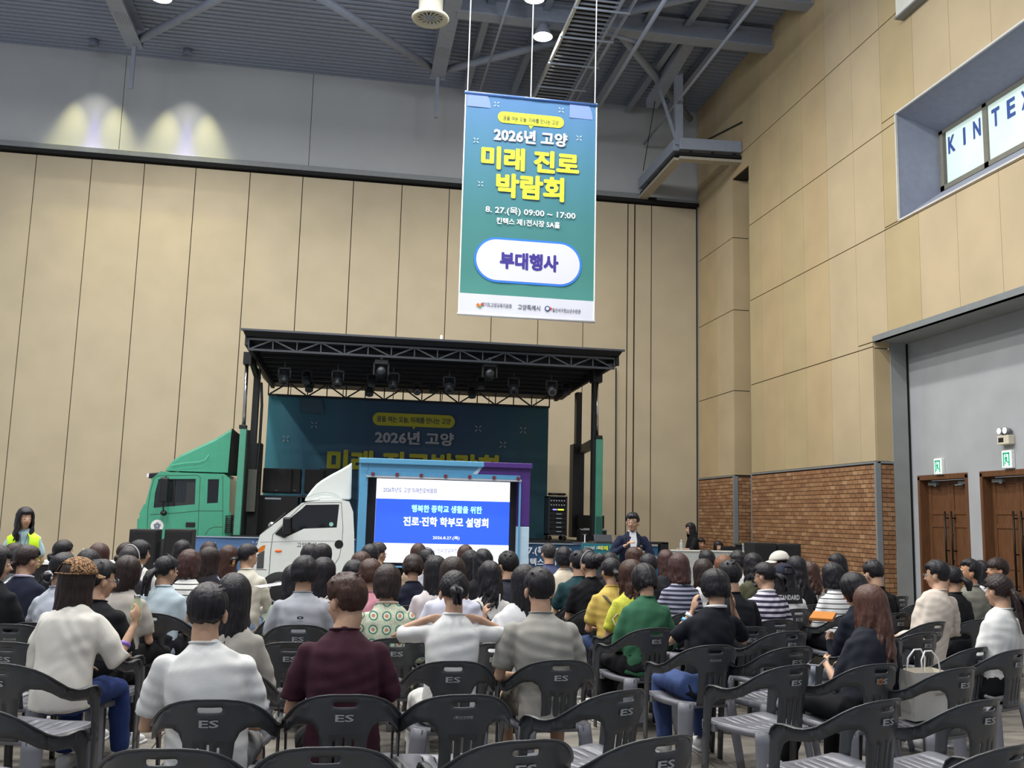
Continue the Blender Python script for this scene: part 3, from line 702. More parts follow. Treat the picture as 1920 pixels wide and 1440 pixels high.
# ------------------------------------------------------------------ stage truck
YS = 21.0
M_GREEN = mat('truck_green', '43977a', .32, var=.04, clear=.5, spec=.5); M_GREEND = mat('post_green', '4a8f78', .5)
M_GLASS = mat('tinted_glass', '2c3236', .06, alpha=.55, spec=.7); M_DGLASS = mat('dark_glass', '0c0f13', .05, spec=.7)
tk = thing('stage_truck', 'green heavy truck cab with tall roof fairing at the stage left end', 'truck')
cab = [(304.5, 884.6), (420.7, 888.7), (431.5, 898.3), (430, 960), (430, 1050), (258, 1047), (259.6, 990.6), (260.2, 972.6), (263.2, 965.4), (272.8, 946), (284.7, 900.7)]
pts, hs = shell(tk, 'cab_body', cab, YS+.3, 2.2, M_GREEN, holes=[[(297.9, 898.5), (367.4, 897.9), (365.5, 945.6), (288.3, 952.2), (291, 925)], [(390.2, 898.5), (411.1, 898.5), (408.7, 942.7), (388.4, 943.9)]], glass_seg=(9,), mg=M_DGLASS)
glasspane('door_window', hs[:1], YS+.3, M_GLASS, tk); glasspane('rear_window', hs[1:], YS+.3, M_DGLASS, tk); glasspane('door_window', hs[:1], YS+2.5, M_GLASS, tk)
YC = YS+.3
for pl in ([(289.5, 896), (283, 920), (278, 950), (275.8, 1000)], [(289.5, 896), (296, 892), (370, 891), (375.8, 895), (371, 1003), (371, 1020)], [(282, 965), (330, 962), (371, 958)], [(371, 958), (418, 958)], [(418, 892), (418, 1003)], [(385, 1003), (392, 992), (402, 988), (418, 988)]): seam(pl, YC, M_DARK, tk)
seam([(327, 898), (326, 949)], YC-.0, M_BLACKM, tk, .04, 'window_divider')
a = onY(357.5, 983.5, YC); h_ = obj('door_handle', MB().cbox((a[0], YC-.03, a[2]), (.19, .03, .10)), M_BLACK, tk, bevel=.01)
a = onY(295, 986, YC); obj('emblem', MB().disc((a[0], YC-.025, a[2]), (0, -1, 0), .13, 28), flat('decal_white', 'dfe0e0'), tk)
em_ = MB()
for k in range(5):
    t = k*2*PI/5+.3; em_.disc((a[0]+.045*math.cos(t), YC-.028, a[2]+.045*math.sin(t)), (0, -1, 0), .032, 12)
obj('emblem_flower', em_, flat('decal_grey', '76808f'), tk)
a = onY(297, 1009, YC); obj('side_marker', MB().cbox((a[0], YC-.03, a[2]), (.09, .03, .05)), mat('amber', 'e0701c', .3, emit=.1), tk, bevel=.008)
# mirrors
a, b = onY(308, 893, YC-.25), onY(306, 962, YC-.25)
obj('mirror', MB().cbox((a[0]+.02, YC-.28, (a[2]+b[2])/2+.1), (.17, .08, .52)), M_BLACK, tk, bevel=.03)
obj('mirror_arm', MB().tube([(a[0], YC, a[2]), (a[0], YC-.26, a[2]-.03), (b[0], YC-.26, b[2]+.05), (b[0], YC, b[2])], .014, 8), M_BLACK, tk, smooth=True)
obj('mirror', MB().ball((b[0], YC-.2, b[2]), (.07, .07, .06), 12, 8), M_BLACK, tk, smooth=True)
obj('sun_visor', MB().prism([tuple(onY(x, y, YC)[[0, 2]]) for x, y in ((277, 887), (304, 885), (305, 888), (288, 897), (276, 896))], lambda x, z: (x, YC+.05, z), (0, 2.1, 0)), M_BLACK, tk, bevel=.02)
obj('roof_light', MB().cbox(onY(276.5, 891, YC)+[0, .1, 0], (.04, .1, .08)), M_STRIP, tk)
# air fairing
fpx = [(307.9, 882.5), (324.5, 862.6), (340, 852), (357.5, 843.8), (380, 833), (404.7, 821.3), (420, 812), (434.3, 802.9), (427.2, 886.3)]
f3 = [onY(x, y, YC+.15) for x, y in fpx]; n = len(f3)
fv = [tuple(p) for p in f3]+[(p[0], YC+2.05, p[2]) for p in f3]
o = obj('roof_fairing', MB().add(fv, [tuple(range(n)), tuple(range(2*n-1, n-1, -1))]+[(i, i+n, (i+1) % n+n, (i+1) % n) for i in range(n-2)]), M_GREEN, tk, bevel=.05)
q = [f3[7], f3[8]]; r0, r1 = onY(446, 811, YC+.6), onY(437, 893, YC+.6)
obj('fairing_back', MB().add([tuple(f3[7]+[.01, .02, 0]), tuple(f3[8]+[.01, .02, 0]), (f3[8][0]+.16, YC+.3, f3[8][2]), (f3[7][0]+.14, YC+.3, f3[7][2]-.1), (f3[8][0]+.16, YC+2.05, f3[8][2]), (f3[7][0]+.14, YC+2.05, f3[7][2]-.1)], [(0, 1, 2, 3), (3, 2, 4, 5)]), M_BLACKM, tk)
seam([(322, 872), (345, 868), (372, 866), (385, 862), (392, 852)], YC+.12, mat('green_hi', '62b596', .3), tk, .02, 'fairing_crease')
obj('seat_back', MB().cbox((onY(332, 920, YC)[0], YC+.55, 2.05), (.16, .42, .62)), mat('seat_cloth', '2a2c30', .9), tk, bevel=.05)
obj('head_rest', MB().cbox((onY(333, 905, YC)[0], YC+.55, 2.48), (.1, .26, .18)), mat('seat_cloth', '2a2c30', .9), tk, bevel=.04)
obj('coil_hose', MB().tube([(onY(430, 985, YC)[0]+.08*math.cos(t*1.0), YC-.02+.08*math.sin(t), 1.12+t*.0066) for t in np.arange(0, 2*PI*9, .6)], .014, 6), M_BLACK, tk, smooth=True)
wheel(tk, onY(320, 1040, YC)[0], YC-.05, .5); wheel(tk, 5.2, YC-.05, .5); wheel(tk, 4.0, YC-.05, .5)
# chassis, deck
xl, xr = onY(443, 1004, YS)[0], onY(1131, 1013, YS)[0]
DK = 1.08
obj('stage_deck', mbx(((xl, YS, DK-.16), (xr, 24.6, DK))), mat('deck_black', '1a1a1e', .5), tk)
obj('chassis', mbx(((-3.3, YS+.5, .55), (xr, 24, .9))), M_BLACKM, tk)
# posts
def pbox(name, xa, ya, xb, yb, Y, d, m, bevel=.01): return obj(name, mbx(pxbox(xa, ya, xb, yb, Y, d)), m, tk, bevel=bevel)
pbox('lift_post', 443.5, 802, 456, 1004, YS+.05, .2, M_GREEND)
pbox('rear_post', 457, 806, 470, 1004, YS+.6, .3, M_BLACKM); pbox('post_cap', 448, 796, 462, 804, YS+.04, .22, M_BLACK)
a, b = onY(463, 682, YS+.17), onY(457, 797, YS+.17); obj('lift_cylinder', MB().cyl(a, b, .04, 14), M_CHROME, tk, smooth=True)
pbox('lift_head', 456, 659, 472, 683, YS+.05, .3, M_BLACK)
pbox('rear_post', 470, 690, 482, 905, YS+.5, .2, M_BLACK); pbox('rear_post', 466, 830, 486, 1004, YS+.45, .4, M_BLACKM)
obj('lift_arm', MB().bar(onY(470, 668, YS+.2), onY(484, 712, YS+.6), .10, .12), M_BLACK, tk)
obj('hydraulic_hose', MB().tube([onY(x, y, YS+.4) for x, y in ((490, 718), (491, 760), (487, 830), (482, 880), (478, 920))], .03, 8), M_BLACK, tk, smooth=True)
pbox('grey_box', 463, 880, 480, 960, YS+.35, .2, mat('box_grey', '43463f', .6))
pbox('lift_post', 1117, 821, 1130, 1004, YS+.05, .22, M_GREEND); pbox('post_cap', 1117, 816, 1130, 823, YS+.03, .25, M_BLACK)
pbox('post_foot', 1117, 968, 1130, 1005, YS+.04, .24, mat('foot_green', '24584c', .5))
a, b = onY(1119.5, 716, YS+.15), onY(1119.5, 818, YS+.15); obj('lift_cylinder', MB().cyl(a, b, .035, 14), M_CHROME, tk, smooth=True)
pbox('guide_rail', 1111, 712, 1117, 1006, YS+.1, .2, M_BLACK); pbox('lift_head', 1112, 690, 1130, 717, YS+.05, .3, M_BLACK)
pbox('rear_post', 1081, 735, 1091, 845, 23.4, .25, M_BLACK); pbox('rear_post', 1074, 832, 1095, 1008, 23.35, .4, M_BLACK)
obj('lift_arm', MB().bar(onY(1092, 843, 23.2), onY(1113, 832, YS+.4), .14, .2), M_BLACK, tk)
# roof
XA, XB = onY(455, 620, 19.8)[0], onY(1168, 657, 19.8)[0]; ZR = 5.27
M_ROOF = mat('roof_black', '0b0c14', .6)
rf = MB(); 
V = [(XA, 19.8, ZR), (XB, 19.8, ZR), (XB-.05, 24.4, ZR-.35), (XA+.05, 24.4, ZR-.35), (XA+.06, 19.9, ZR-.10), (XB-.06, 19.9, ZR-.10), (XB-.3, 24.4, ZR-.55), (XA+.25, 24.4, ZR-.55)]
rf.add(V, [(0, 1, 2, 3), (4, 7, 6, 5), (0, 4, 5, 1), (1, 5, 6, 2), (2, 6, 7, 3), (3, 7, 4, 0)])
obj('roof', rf, M_ROOF, tk)
obj('roof_edge', mbx(((XA-.03, 19.74, ZR-.01), (XB+.03, 19.82, ZR+.03))), mat('roof_edge', '3d4048', .5), tk)
M_TR = mat('truss_paint', '383b42', .5)
def truss(name, xa, xb, za, zb, Y, n, m, w=.03, tilt=0):
    mb = MB(); mb.bar((xa, Y, zb), (xb, Y, zb), w*1.3, w*1.3).bar((xa, Y-tilt, za), (xb, Y-tilt, za), w*1.5, w*1.5)
    for i in range(n+1):
        x = xa+(xb-xa)*i/n; mb.bar((x, Y, zb), (x, Y-tilt, za), w*.8, w*.8)
        if i < n:
            x2 = xa+(xb-xa)*(i+1)/n
            mb.bar((x, Y, za if i % 2 == 0 else zb), (x2, Y, zb if i % 2 == 0 else za), w, w)
    return obj(name, mb, m, tk)
truss('front_truss', XA+.12, XB-.15, 4.90, 5.12, 19.95, 16, M_TR)
truss('rear_truss', onY(503, 741, 24.0)[0], onY(1030, 763, 24.0)[0], 4.46, 4.78, 24.0, 15, M_BLACK, .035)
for k in range(9): obj('roof_rib', mbx(((XA+.3, 20.4+k*.42, 5.03-k*.036), (XB-.4, 20.46+k*.42, 5.10-k*.036))), M_ROOF, tk)
obj('rear_skirt', mbx(((XA+.3, 23.9, 4.75), (XB-.5, 24.0, 5.0))), M_ROOF, tk)
obj('side_frame', MB().bar((XA+.08, 19.95, 5.1), (XA+.35, 23.9, 4.72), .08, .22), M_ROOF, tk); obj('side_frame', MB().bar((XB-.08, 19.95, 5.1), (XB-.6, 23.9, 4.72), .08, .22), M_ROOF, tk)
obj('side_bracket', MB().bar(onY(1140, 684, 20), onY(1160, 684, 20), .06, .05).bar(onY(1156, 663, 20), onY(1156, 684, 20), .05, .08), M_BLACK, tk)
ant = onY(828, 632, 19.8); obj('beacon', MB().cyl((ant[0], 19.85, ZR), (ant[0], 19.85, ZR+.13), .025, 10), mat('beacon_glass', 'dfe4ea', .2, emit=.3), tk, smooth=True)
# stage lights
def par_can(x, y, Y, s=1.0, tilt=.5, lit=False):
    p = onY(x, y, Y); e = thing('stage_light', None, 'spotlight', tuple(p))
    R_ = Matrix.Rotation(-tilt, 4, 'X'); e.rotation_euler = (0, 0, 0)
    r = .105*s; dd = np.array([0, -math.sin(tilt), -math.cos(tilt)]); a = -dd*.16*s; b = dd*.13*s
    bd = MB().tube([a, a*.55, b*.6, b], [r*.6, r*.85, r, r], 14, .08); 
    for k in (.0, .45, .9): bd.tube([b*k, b*k+dd*.012], r*1.09, 14, 0)
    obj('lamp_body', bd, M_CAN, e, smooth=True)
    obj('lens', MB().disc(b+dd*.006, dd, r*.86, 16), M_LENSON if lit else M_LENS, e)
    obj('yoke', MB().bar((-r*1.15, 0, 0), (-r*1.15, 0, .2*s), .012, .03).bar((r*1.15, 0, 0), (r*1.15, 0, .2*s), .012, .03).bar((-r*1.15, 0, .2*s), (r*1.15, 0, .2*s), .012, .03).bar((0, 0, .2*s), (0, 0, .34*s), .02, .02), M_CAN2, e)
    return e
M_CAN = mat('can_metal', '3b3e42', .35, .6); M_CAN2 = mat('yoke_metal', '1a1b1f', .5); M_LENS = mat('lens_dull', '5c6068', .2); M_LENSON = mat('lens_pale', '8e9098', .2)
PC = [(533, 708, 20.6), (633, 713, 20.6), (737, 717, 20.6), (842, 724, 20.6), (963, 726, 20.6), (1034, 731, 20.6), (575, 709, 21.8), (697, 715, 21.8), (902, 720, 21.8), (580, 725, 22.9), (693, 733, 22.9), (782, 731, 22.9), (885, 737, 22.9), (1062, 731, 22.4), (812, 728, 23.4)]
for i, (x, y, Y) in enumerate(PC):
    e = par_can(x, y, Y, 1.0 if i < 6 else .85, [.35, .3, .25, .6, .5, 1.0][i % 6])
    e['label'] = 'black stage spotlight under the stage roof, %s' % ['front row, leftmost', 'front row, second from left', 'front row, third from left', 'front row, fourth from left', 'front row, fifth from left', 'front row, rightmost', 'middle row, leftmost', 'middle row, beside the left moving light', 'middle row, right of centre', 'rear row, leftmost', 'rear row, second from left', 'rear row, third from left', 'rear row, right of centre', 'near the right roof corner', 'at the rear truss centre'][i]
    e['group'] = 'stage spotlights'
for (x, y), l in zip(((715, 684), (918, 689)), ('left', 'right')):
    p = onY(x, y, 20.1); e = thing('moving_light', '%s moving head light clamped to the front roof truss' % l, 'stage light', tuple(p), 'moving lights')
    obj('base', MB().cbox((0, 0, .05), (.30, .2, .12)), M_BLACK, e, bevel=.02); [obj('yoke_arm', MB().cbox((q_, 0, -.1), (.04, .14, .26)), M_CAN2, e, bevel=.01) for q_ in (-.15, .15)]
    obj('lamp_head', MB().tube([(0, -.12, -.14), (0, .1, -.16)], [.1, .12], 14, .3), M_CAN, e, smooth=True); obj('clamp', MB().cbox((0, 0, .15), (.05, .05, .12)), M_CHROME, e)
# backdrop
YBD = 24.1; a, b = onY(504, 742, YBD), onY(1029, 764, YBD)
bdp = thing('backdrop_banner', 'dark blue backdrop banner with yellow Korean title behind the stage', 'banner')
cloth('cloth', a[0], b[0], DK, (a[2]+b[2])/2, YBD, gradmat('backdrop_print', [(0, '3f8796'), (.12, '33697e'), (.35, '2a4c68'), (.7, '274665'), (1, '2a5c68')], 'X'), bdp, .03, 90, 12, 1.1)
o2 = .06
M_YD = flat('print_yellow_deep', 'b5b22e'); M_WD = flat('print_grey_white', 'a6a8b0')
pill('speech_bubble', 776, 788.5, 154, 24, YBD, o2, M_YD, bdp, tail=True)
ptext('꿈을 여는 오늘, 미래를 만나는 고양', 776, 788.5, 138, 12, YBD, M_NAVY, bdp, o2+.004, .015)
ptext('2026년 고양', 777, 822, 148, 25, YBD, M_WD, bdp, o2, .035); ptext('미래 진로박람회', 776, 871, 322, 46, YBD, M_YD, bdp, o2, .045)
for x, y in ((589, 797), (536, 823), (896, 804), (980, 807), (942, 834)): sparkle(x, y, 5.5, YBD, M_WD, bdp, o2)
a, b = onY(566, 748, YBD), onY(607, 776, YBD); n = 8
flatpoly('corner_shape', [(a[0], YBD-.05, b[2]), (b[0], YBD-.05, b[2])]+[(b[0]-.07*(k/n)**2, YBD-.05, b[2]+(a[2]-b[2])*k/n) for k in range(1, n+1)]+[(a[0]-.05, YBD-.05, a[2])], flat('print_slate', '3a5666'), bdp)
# stage skirt banner
a, b = onY(357.5, 1004.5, YS-.05), onY(1240, 1016, YS-.05)
sk = thing('stage_skirt', 'blue printed skirt banner along the front of the stage truck', 'banner')
cloth('cloth', a[0], b[0], .25, 1.04, YS-.06, gradmat('skirt_print', [(0, '4a6c9c'), (.12, '43648f'), (.13, '355683'), (.3, '2c4c78'), (.6, '1f3f63'), (1, '1f5a80')], 'X'), sk, .01, 80, 4, .9)
obj('top_hem', mbx(((a[0], YS-.09, 1.03), (b[0], YS-.03, 1.055))), mat('hem_grey', '8d98a6', .5), sk)
ptext('8. 27.(목) 09:00 ~ 17:00', 1046, 1034, 165, 17, YS-.06, M_STRIP, sk, .03, .02); ptext('킨텍스 제1전시장 5A홀', 1050, 1054, 140, 14, YS-.06, M_STRIP, sk, .03, .02)
for x, y in ((478, 1020), (452, 1030)): sparkle(x, y, 5, YS-.06, M_WD, sk, .03)
# loudspeakers
M_SPK = mat('speaker_black', '0c0d10', .7, bump=.3, bscale=300, bdist=.001); M_SPKF = mat('speaker_grille', '121317', .8, bump=.5, bscale=700, bdist=.002)
def speaker(xa, ya, xb, yb, Y, d, lab, z0=None, group=None, tilt=0):
    a, b = onY(xa, ya, Y), onY(xb, yb, Y); x0, x1 = min(a[0], b[0]), max(a[0], b[0]); z1 = (a[2]+onY(xb, ya, Y)[2])/2; z0 = b[2] if z0 is None else z0
    e = thing('loudspeaker', lab, 'loudspeaker', ((x0+x1)/2, Y+d/2, z0), group); w, h = x1-x0, z1-z0
    obj('cabinet', mbx(((-w/2, -d/2, 0), (w/2, d/2, h))), M_SPK, e, bevel=.015)
    obj('grille', mbx(((-w/2+.02, -d/2-.012, .03), (w/2-.02, -d/2-.001, h-.03))), M_SPKF, e, bevel=.006)
    obj('badge', mbx(((-.03, -d/2-.016, .05), (.03, -d/2-.012, .065))), mat('badge_grey', '55585e', .4), e)
    obj('side_grip', mbx(((w/2, -.06, h*.45), (w/2+.006, .06, h*.55))), M_CAN2, e)
    return e
speaker(494, 878, 545, 925, 22.2, .6, 'black loudspeaker on top of the left stage stack'); speaker(545, 879, 562, 925, 22.3, .6, 'narrow black box beside the top left stage loudspeaker')
speaker(483, 930, 556, 996, 22.0, .8, 'large black subwoofer at the bottom of the left stage stack', z0=DK)
speaker(572, 880, 606, 925, 22.4, .6, 'black loudspeaker left of the white truck fairing, upper stack'); speaker(600, 879, 650, 925, 22.5, .6, 'black loudspeaker partly behind the white truck fairing')
speaker(566, 930, 650, 996, 22.3, .8, 'large black subwoofer behind the white truck on stage', z0=DK)
sh = thing('stage_shelf', 'dark shelf board between the stacked stage loudspeakers', 'shelf', tuple(onY(480, 928, 22.0))); obj('board', mbx(((0, 0, -.03), (2.15, .8, .0))), M_BLACK, sh)
obj('fixture', mbx(((.2, -.02, -.09), (.55, .03, -.05))), M_CHROME, sh)
a = onY(488, 960, 21.98); 
speaker(243, 992.5, 290, 1060, 15.0, .42, 'black floor loudspeaker left of the green cab, outer one', z0=.35); speaker(309, 992.5, 356, 1060, 15.0, .42, 'black floor loudspeaker in front of the green cab door, inner one', z0=.35)
speaker(1414, 1018, 1457, 1080, 15.0, .42, 'black loudspeaker on the right by the brick wall, left of the pair', z0=.35); speaker(1460, 1020, 1503, 1080, 15.0, .42, 'black loudspeaker on the right by the brick wall, right of the pair', z0=.35)
for x, lab in ((onY(266, 1000, 15.2)[0], 'black stand under the outer left floor loudspeaker'), (onY(332, 1000, 15.2)[0], 'black stand under the inner left floor loudspeaker'), (onY(1436, 1000, 15.2)[0], 'black stand under the left loudspeaker by the brick wall'), (onY(1481, 1000, 15.2)[0], 'black stand under the right loudspeaker by the brick wall')):
    e = thing('speaker_stand', lab, 'stand', (x, 15.21, 0)); obj('column', mbx(((-.08, -.08, .03), (.08, .08, .35))), M_BLACK, e); obj('base', mbx(((-.18, -.18, 0), (.18, .18, .03))), M_BLACK, e, bevel=.01)
# amplifier rack
a, b = onY(1029, 930, 22.3), onY(1063, 1000, 22.3); w, h = b[0]-a[0], a[2]-DK
rk = thing('amp_rack', 'black rolling equipment rack with lit amplifiers on the stage', 'rack', (a[0]+w/2, 22.3, DK))
obj('rack_case', mbx(((-w/2, 0, .12), (-w/2+.03, .5, h)), ((w/2-.03, 0, .12), (w/2, .5, h)), ((-w/2, 0, h-.03), (w/2, .5, h)), ((-w/2, 0, .12), (w/2, .5, .16)), ((-w/2, .46, .12), (w/2, .5, h))), mat('case_edge', '3c3f44', .4, .5), rk)
for k in range(8):
    z = .17+k*(h-.22)/8; u = obj('amplifier', mbx(((-w/2+.03, .03, z), (w/2-.03, .45, z+(h-.22)/8-.012))), M_BLACK, rk, bevel=.004)
    if k in (6, 7): 
        for q in range(6): obj('knob', MB().disc((-w/2+.07+q*(w-.14)/5, .026, z+.05), (0, -1, 0), .013, 8), M_STRIP, u)
    elif k == 5: obj('display', mbx(((-.12, .024, z+.03), (-.02, .03, z+.06))), mat('led_violet', '8a80ff', .5, emit=1.5), u); obj('display', mbx(((.0, .024, z+.03), (.15, .03, z+.06))), mat('led_lime', 'd4f03c', .5, emit=1.5), u)
    else: obj('display', mbx(((-.03, .024, z+.04), (.1, .03, z+.05))), M_STRIP, u)
for sx in (-1, 1): obj('caster', MB().cyl((sx*(w/2-.05), .05, .06), (sx*(w/2-.05), .09, .06), .055, 12), M_CAN2, rk, smooth=True); obj('caster', MB().cyl((sx*(w/2-.05), .42, .06), (sx*(w/2-.05), .46, .06), .055, 12), M_CAN2, rk, smooth=True)
cb = thing('cable_heap', 'small heap of black cables on top of the equipment rack', 'cables', (a[0]+w/2, 22.5, DK+h)); 
rr = random.Random(3); obj('cable', MB().tube([(.2*math.cos(t*2.3)+rr.uniform(-.03, .03), .12*math.sin(t*1.7), .03+.04*abs(math.sin(t))) for t in np.arange(0, 14, .4)], .014, 6), M_BLACK, cb, smooth=True)
e = thing('equipment_box', 'low black equipment box at the right end of the stage', 'box', tuple(onY(1096, 1003, 22.4))); e.location.z = DK; obj('case', mbx(((-.1, 0, 0), (.55, .4, .28))), M_SPK, e, bevel=.01); obj('edge', mbx(((-.1, -.01, .26), (.55, 0, .29))), M_CHROME, e)
e = thing('stage_monitor', 'long black device standing on legs behind the speaker podium', 'box', (onY(1100, 975, 23.0)[0], 23.0, DK)); obj('case', mbx(((-.2, 0, .3), (.45, .3, .62))), M_SPK, e, bevel=.01)
for q in (-.15, .4): obj('leg', mbx(((q, .1, 0), (q+.03, .14, .3))), M_CHROME, e)
# ------------------------------------------------------------------ white truck with screen box
YW = 16.0
M_TWH = mat('truck_white', 'd9dedb', .3, var=.02, clear=.5)
wt = thing('white_truck', 'small white cab-over truck carrying a blue box with big screen', 'truck')
cab = [(566.5, 942.9), (600, 938), (640.9, 937), (655, 940.6), (662.1, 959.5), (664, 1000), (664, 1092), (478, 1088), (477.9, 1053.9), (481.5, 1025.6), (487.4, 1003.1)]
pts, hs = shell(wt, 'cab_body', cab, YW, 1.62, M_TWH, holes=[[(544.1, 971.3), (565.3, 954.7), (574, 946.5), (636.1, 945.8), (631.4, 989), (570, 991.3), (534.6, 1007.9), (517.5, 999.6)]], glass_seg=(10,), mg=M_DGLASS)
glasspane('door_window', hs, YW, M_DGLASS, wt)
seam([(512, 1002), (508, 1030), (504, 1085)], YW, M_DARK, wt); seam([(512, 1002), (565, 948), (572, 943), (640, 942), (643, 990), (641, 1020), (636, 1045), (626, 1060)], YW, M_DARK, wt, .006)
seam([(488, 1016), (560, 1014), (640, 1014)], YW, mat('crease_grey', 'b9bfbd', .4), wt, .012, 'body_crease')
seam([(480, 1068), (500, 1068)], YW, M_DARK, wt, .006)
fpx = [(570, 939.8), (576, 929), (584.2, 918.1), (593, 908), (603.1, 900.4), (622, 889), (640.9, 879.2), (652, 872.5), (660.2, 866.9), (658.6, 936.5)]
f3 = [onY(x, y, YW+.15) for x, y in fpx]; n = len(f3)
obj('roof_fairing', MB().add([tuple(p) for p in f3]+[(p[0], YW+1.47, p[2]) for p in f3], [tuple(range(n)), tuple(range(2*n-1, n-1, -1))]+[(i, i+n, (i+1) % n+n, (i+1) % n) for i in range(n)]), M_TWH, wt, bevel=.03)
seam([(573, 934), (590, 927), (610, 923), (625, 926), (640, 935)], YW+.14, mat('crease_grey', 'b9bfbd', .4), wt, .02, 'fairing_crease')
a = onY(538, 985, YW-.1); obj('mirror', MB().cbox((a[0], YW-.14, a[2]), (.13, .06, .26)), M_BLACK, wt, bevel=.03); obj('mirror_arm', MB().tube([a+[0, -.02, .06], a+[.06, .1, .02]], .02, 8), M_BLACK, wt, smooth=True)
obj('mirror_corner', flatv := MB().add([tuple(onY(x, y, YW-.03)) for x, y in ((515, 1001), (541, 975), (541, 1003), (533, 1009))], [(0, 1, 2, 3)]), M_BLACK, wt)
a = onY(635.5, 1020.5, YW); obj('fuel_cap', MB().disc((a[0], YW-.024, a[2]), (0, -1, 0), .07, 20), M_BLACKM, wt)
a = onY(522.3, 1033, YW); obj('side_marker', MB().ball((a[0], YW-.02, a[2]), (.06, .02, .022), 12, 6), mat('amber', 'e0701c', .3, emit=.1), wt, smooth=True)
hl = [tuple(onY(x, y, YW-.024)) for x, y in ((483, 1030), (492, 1023), (498, 1022), (496, 1030), (486, 1038))]; obj('turn_lamp', MB().add(hl, [tuple(range(5))]), mat('lamp_orange', 'c4702a', .2, emit=.1), wt)
hl = [tuple(onY(x, y, YW-.024)) for x, y in ((482, 1040), (496, 1032), (494, 1066), (481, 1066))]; obj('headlamp', MB().add(hl, [(0, 1, 2, 3)]), mat('lamp_smoke', '4d5054', .15), wt)
a = onY(505, 990, YW+.3); obj('mirror', MB().ball((a[0], YW+.9, a[2]+.04), (.07, .05, .06), 12, 8), M_CHROME, wt, smooth=True)
obj('wiper', MB().bar(onY(492, 1003, YW+.1)+[-.03, 0, .0], onY(540, 962, YW+.6)+[-.04, 0, 0], .015, .015), M_BLACK, wt)
ptext('고양특례시', 579.5, 1022, 46, 10, YW, mat('decal_ink', '3a4448', .5), wt, .024, .012)
a = onY(621, 983, YW); obj('window_sticker', MB().disc((a[0], YW-.0, a[2]), (0, -1, 0), .035, 14), mat('sticker_green', '8fc4ba', .5), wt)
wheel(wt, onY(525, 1080, YW)[0], YW-.02, .32, .2); wheel(wt, onY(930, 1080, YW)[0], YW-.02, .30, .25); wheel(wt, onY(930, 1080, YW)[0], YW+1.4, .30, .25)
# screen box
M_BOXB = mat('box_blue', '5a9cc4', .35, var=.04, clear=.3); M_BOXD = mat('box_blue_shade', '4f8fb8', .4); M_BOXP = mat('box_purple', '4a2a78', .4); M_BOXW = mat('box_pale', 'b9d3e6', .4)
bx0, bx1 = onY(674, 900, YW)[0], onY(994.5, 900, YW)[0]; zt = 2.49; zf = .75; YB2 = YW+1.75
sb0 = onY(690, 900, YW)[0]; sb1 = onY(975, 900, YW)[0]
zo = onY(830, 894, YW)[2]; zb = onY(830, 1066, YW)[2]
obj('side_frame', mbx(((bx0, YW, zf), (sb0, YB2, zt))), M_BOXB, wt, bevel=.012)
obj('side_frame', mbx(((sb1, YW, zf), (bx1, YB2, 1.45))), M_BOXW, wt, bevel=.012)
obj('side_frame', mbx(((sb1, YW, 1.45), (bx1, YB2, zt))), M_BOXP, wt, bevel=.012)
xp = onY(893, 880, YW)[0]; xq = onY(905, 868, YW)[0]
obj('top_frame', MB().prism([(sb0, zo), (xp-.12, zo), (xq, zt), (sb0, zt)], lambda x, z: (x, YW, z), (0, 1.75, 0)), M_BOXB, wt)
obj('top_frame', MB().prism([(xp-.12, zo), (xp-.02, zo), (xq+.04, zt), (xq, zt)], lambda x, z: (x, YW, z), (0, 1.75, 0)), M_BOXW, wt)
obj('top_frame', MB().prism([(xp-.02, zo), (sb1, zo), (sb1, zt), (xq+.04, zt)], lambda x, z: (x, YW, z), (0, 1.75, 0)), M_BOXP, wt)
obj('roof_lip', mbx(((bx0-.02, YW-.06, zt-.06), (xq+.02, YW+.02, zt+.03))), M_BOXB, wt, bevel=.01); obj('roof_lip', mbx(((xq+.02, YW-.06, zt-.06), (bx1+.02, YW+.02, zt+.03))), M_BOXP, wt, bevel=.01)
obj('bottom_frame', mbx(((sb0, YW, zf), (sb1, YB2, zb))), M_BOXD, wt, bevel=.01)
obj('box_body', mbx(((sb0, YW+.3, zb), (sb1, YB2, zo))), M_BLACKM, wt); obj('chassis', mbx(((onY(664, 1000, YW)[0], YW+.3, .35), (bx1, YW+1.4, zf))), M_BLACKM, wt)
obj('light_bar', mbx(((sb0-.03, YW-.05, zo-.045), (sb1+.02, YW-.0, zo-.015))), mat('bar_grey', 'c2c8d0', .3, .4), wt)
obj('awning_rail', mbx(((sb0-.01, YW-.03, zo-.01), (sb1, YW+.0, zo+.06))), M_BOXD, wt)
for k in range(7):
    x = onY(699+k*45.3, 890, YW)[0]; obj('marker_lamp', MB().cbox((x, YW-.05, zo+.01), (.05, .05, .06)), mat('marker_red', '6b2a34', .4), wt, bevel=.005)
obj('stay', MB().bar((sb1+.0, YW-.02, zo), (sb1+.0, YW-.02, zf), .03, .03), M_BOXB, wt)
M_SCW = flat('screen_white', 'f4f8ff', .4, 1.05); M_SCB = flat('screen_blue', '2c56dc', .4, .95)
s0, s1 = onY(705, 950, YW)[0], onY(958, 950, YW)[0]; sza, szb = onY(830, 900, YW)[2], onY(830, 1057, YW)[2]
scn = obj('screen', mbx(((s0, YW+.14, szb), (s1, YW+.2, sza))), M_SCW, wt)
ba, bb = onY(830, 937.5, YW)[2], onY(830, 1020.5, YW)[2]
bd_ = obj('screen_band', mbx(((s0, YW+.134, bb), (s1, YW+.14, ba))), M_SCB, scn)
M_SCT = flat('screen_ink', '39308c', .4, .5); M_SCC = flat('screen_cyan', 'a8f4ff', .4, 1.0)
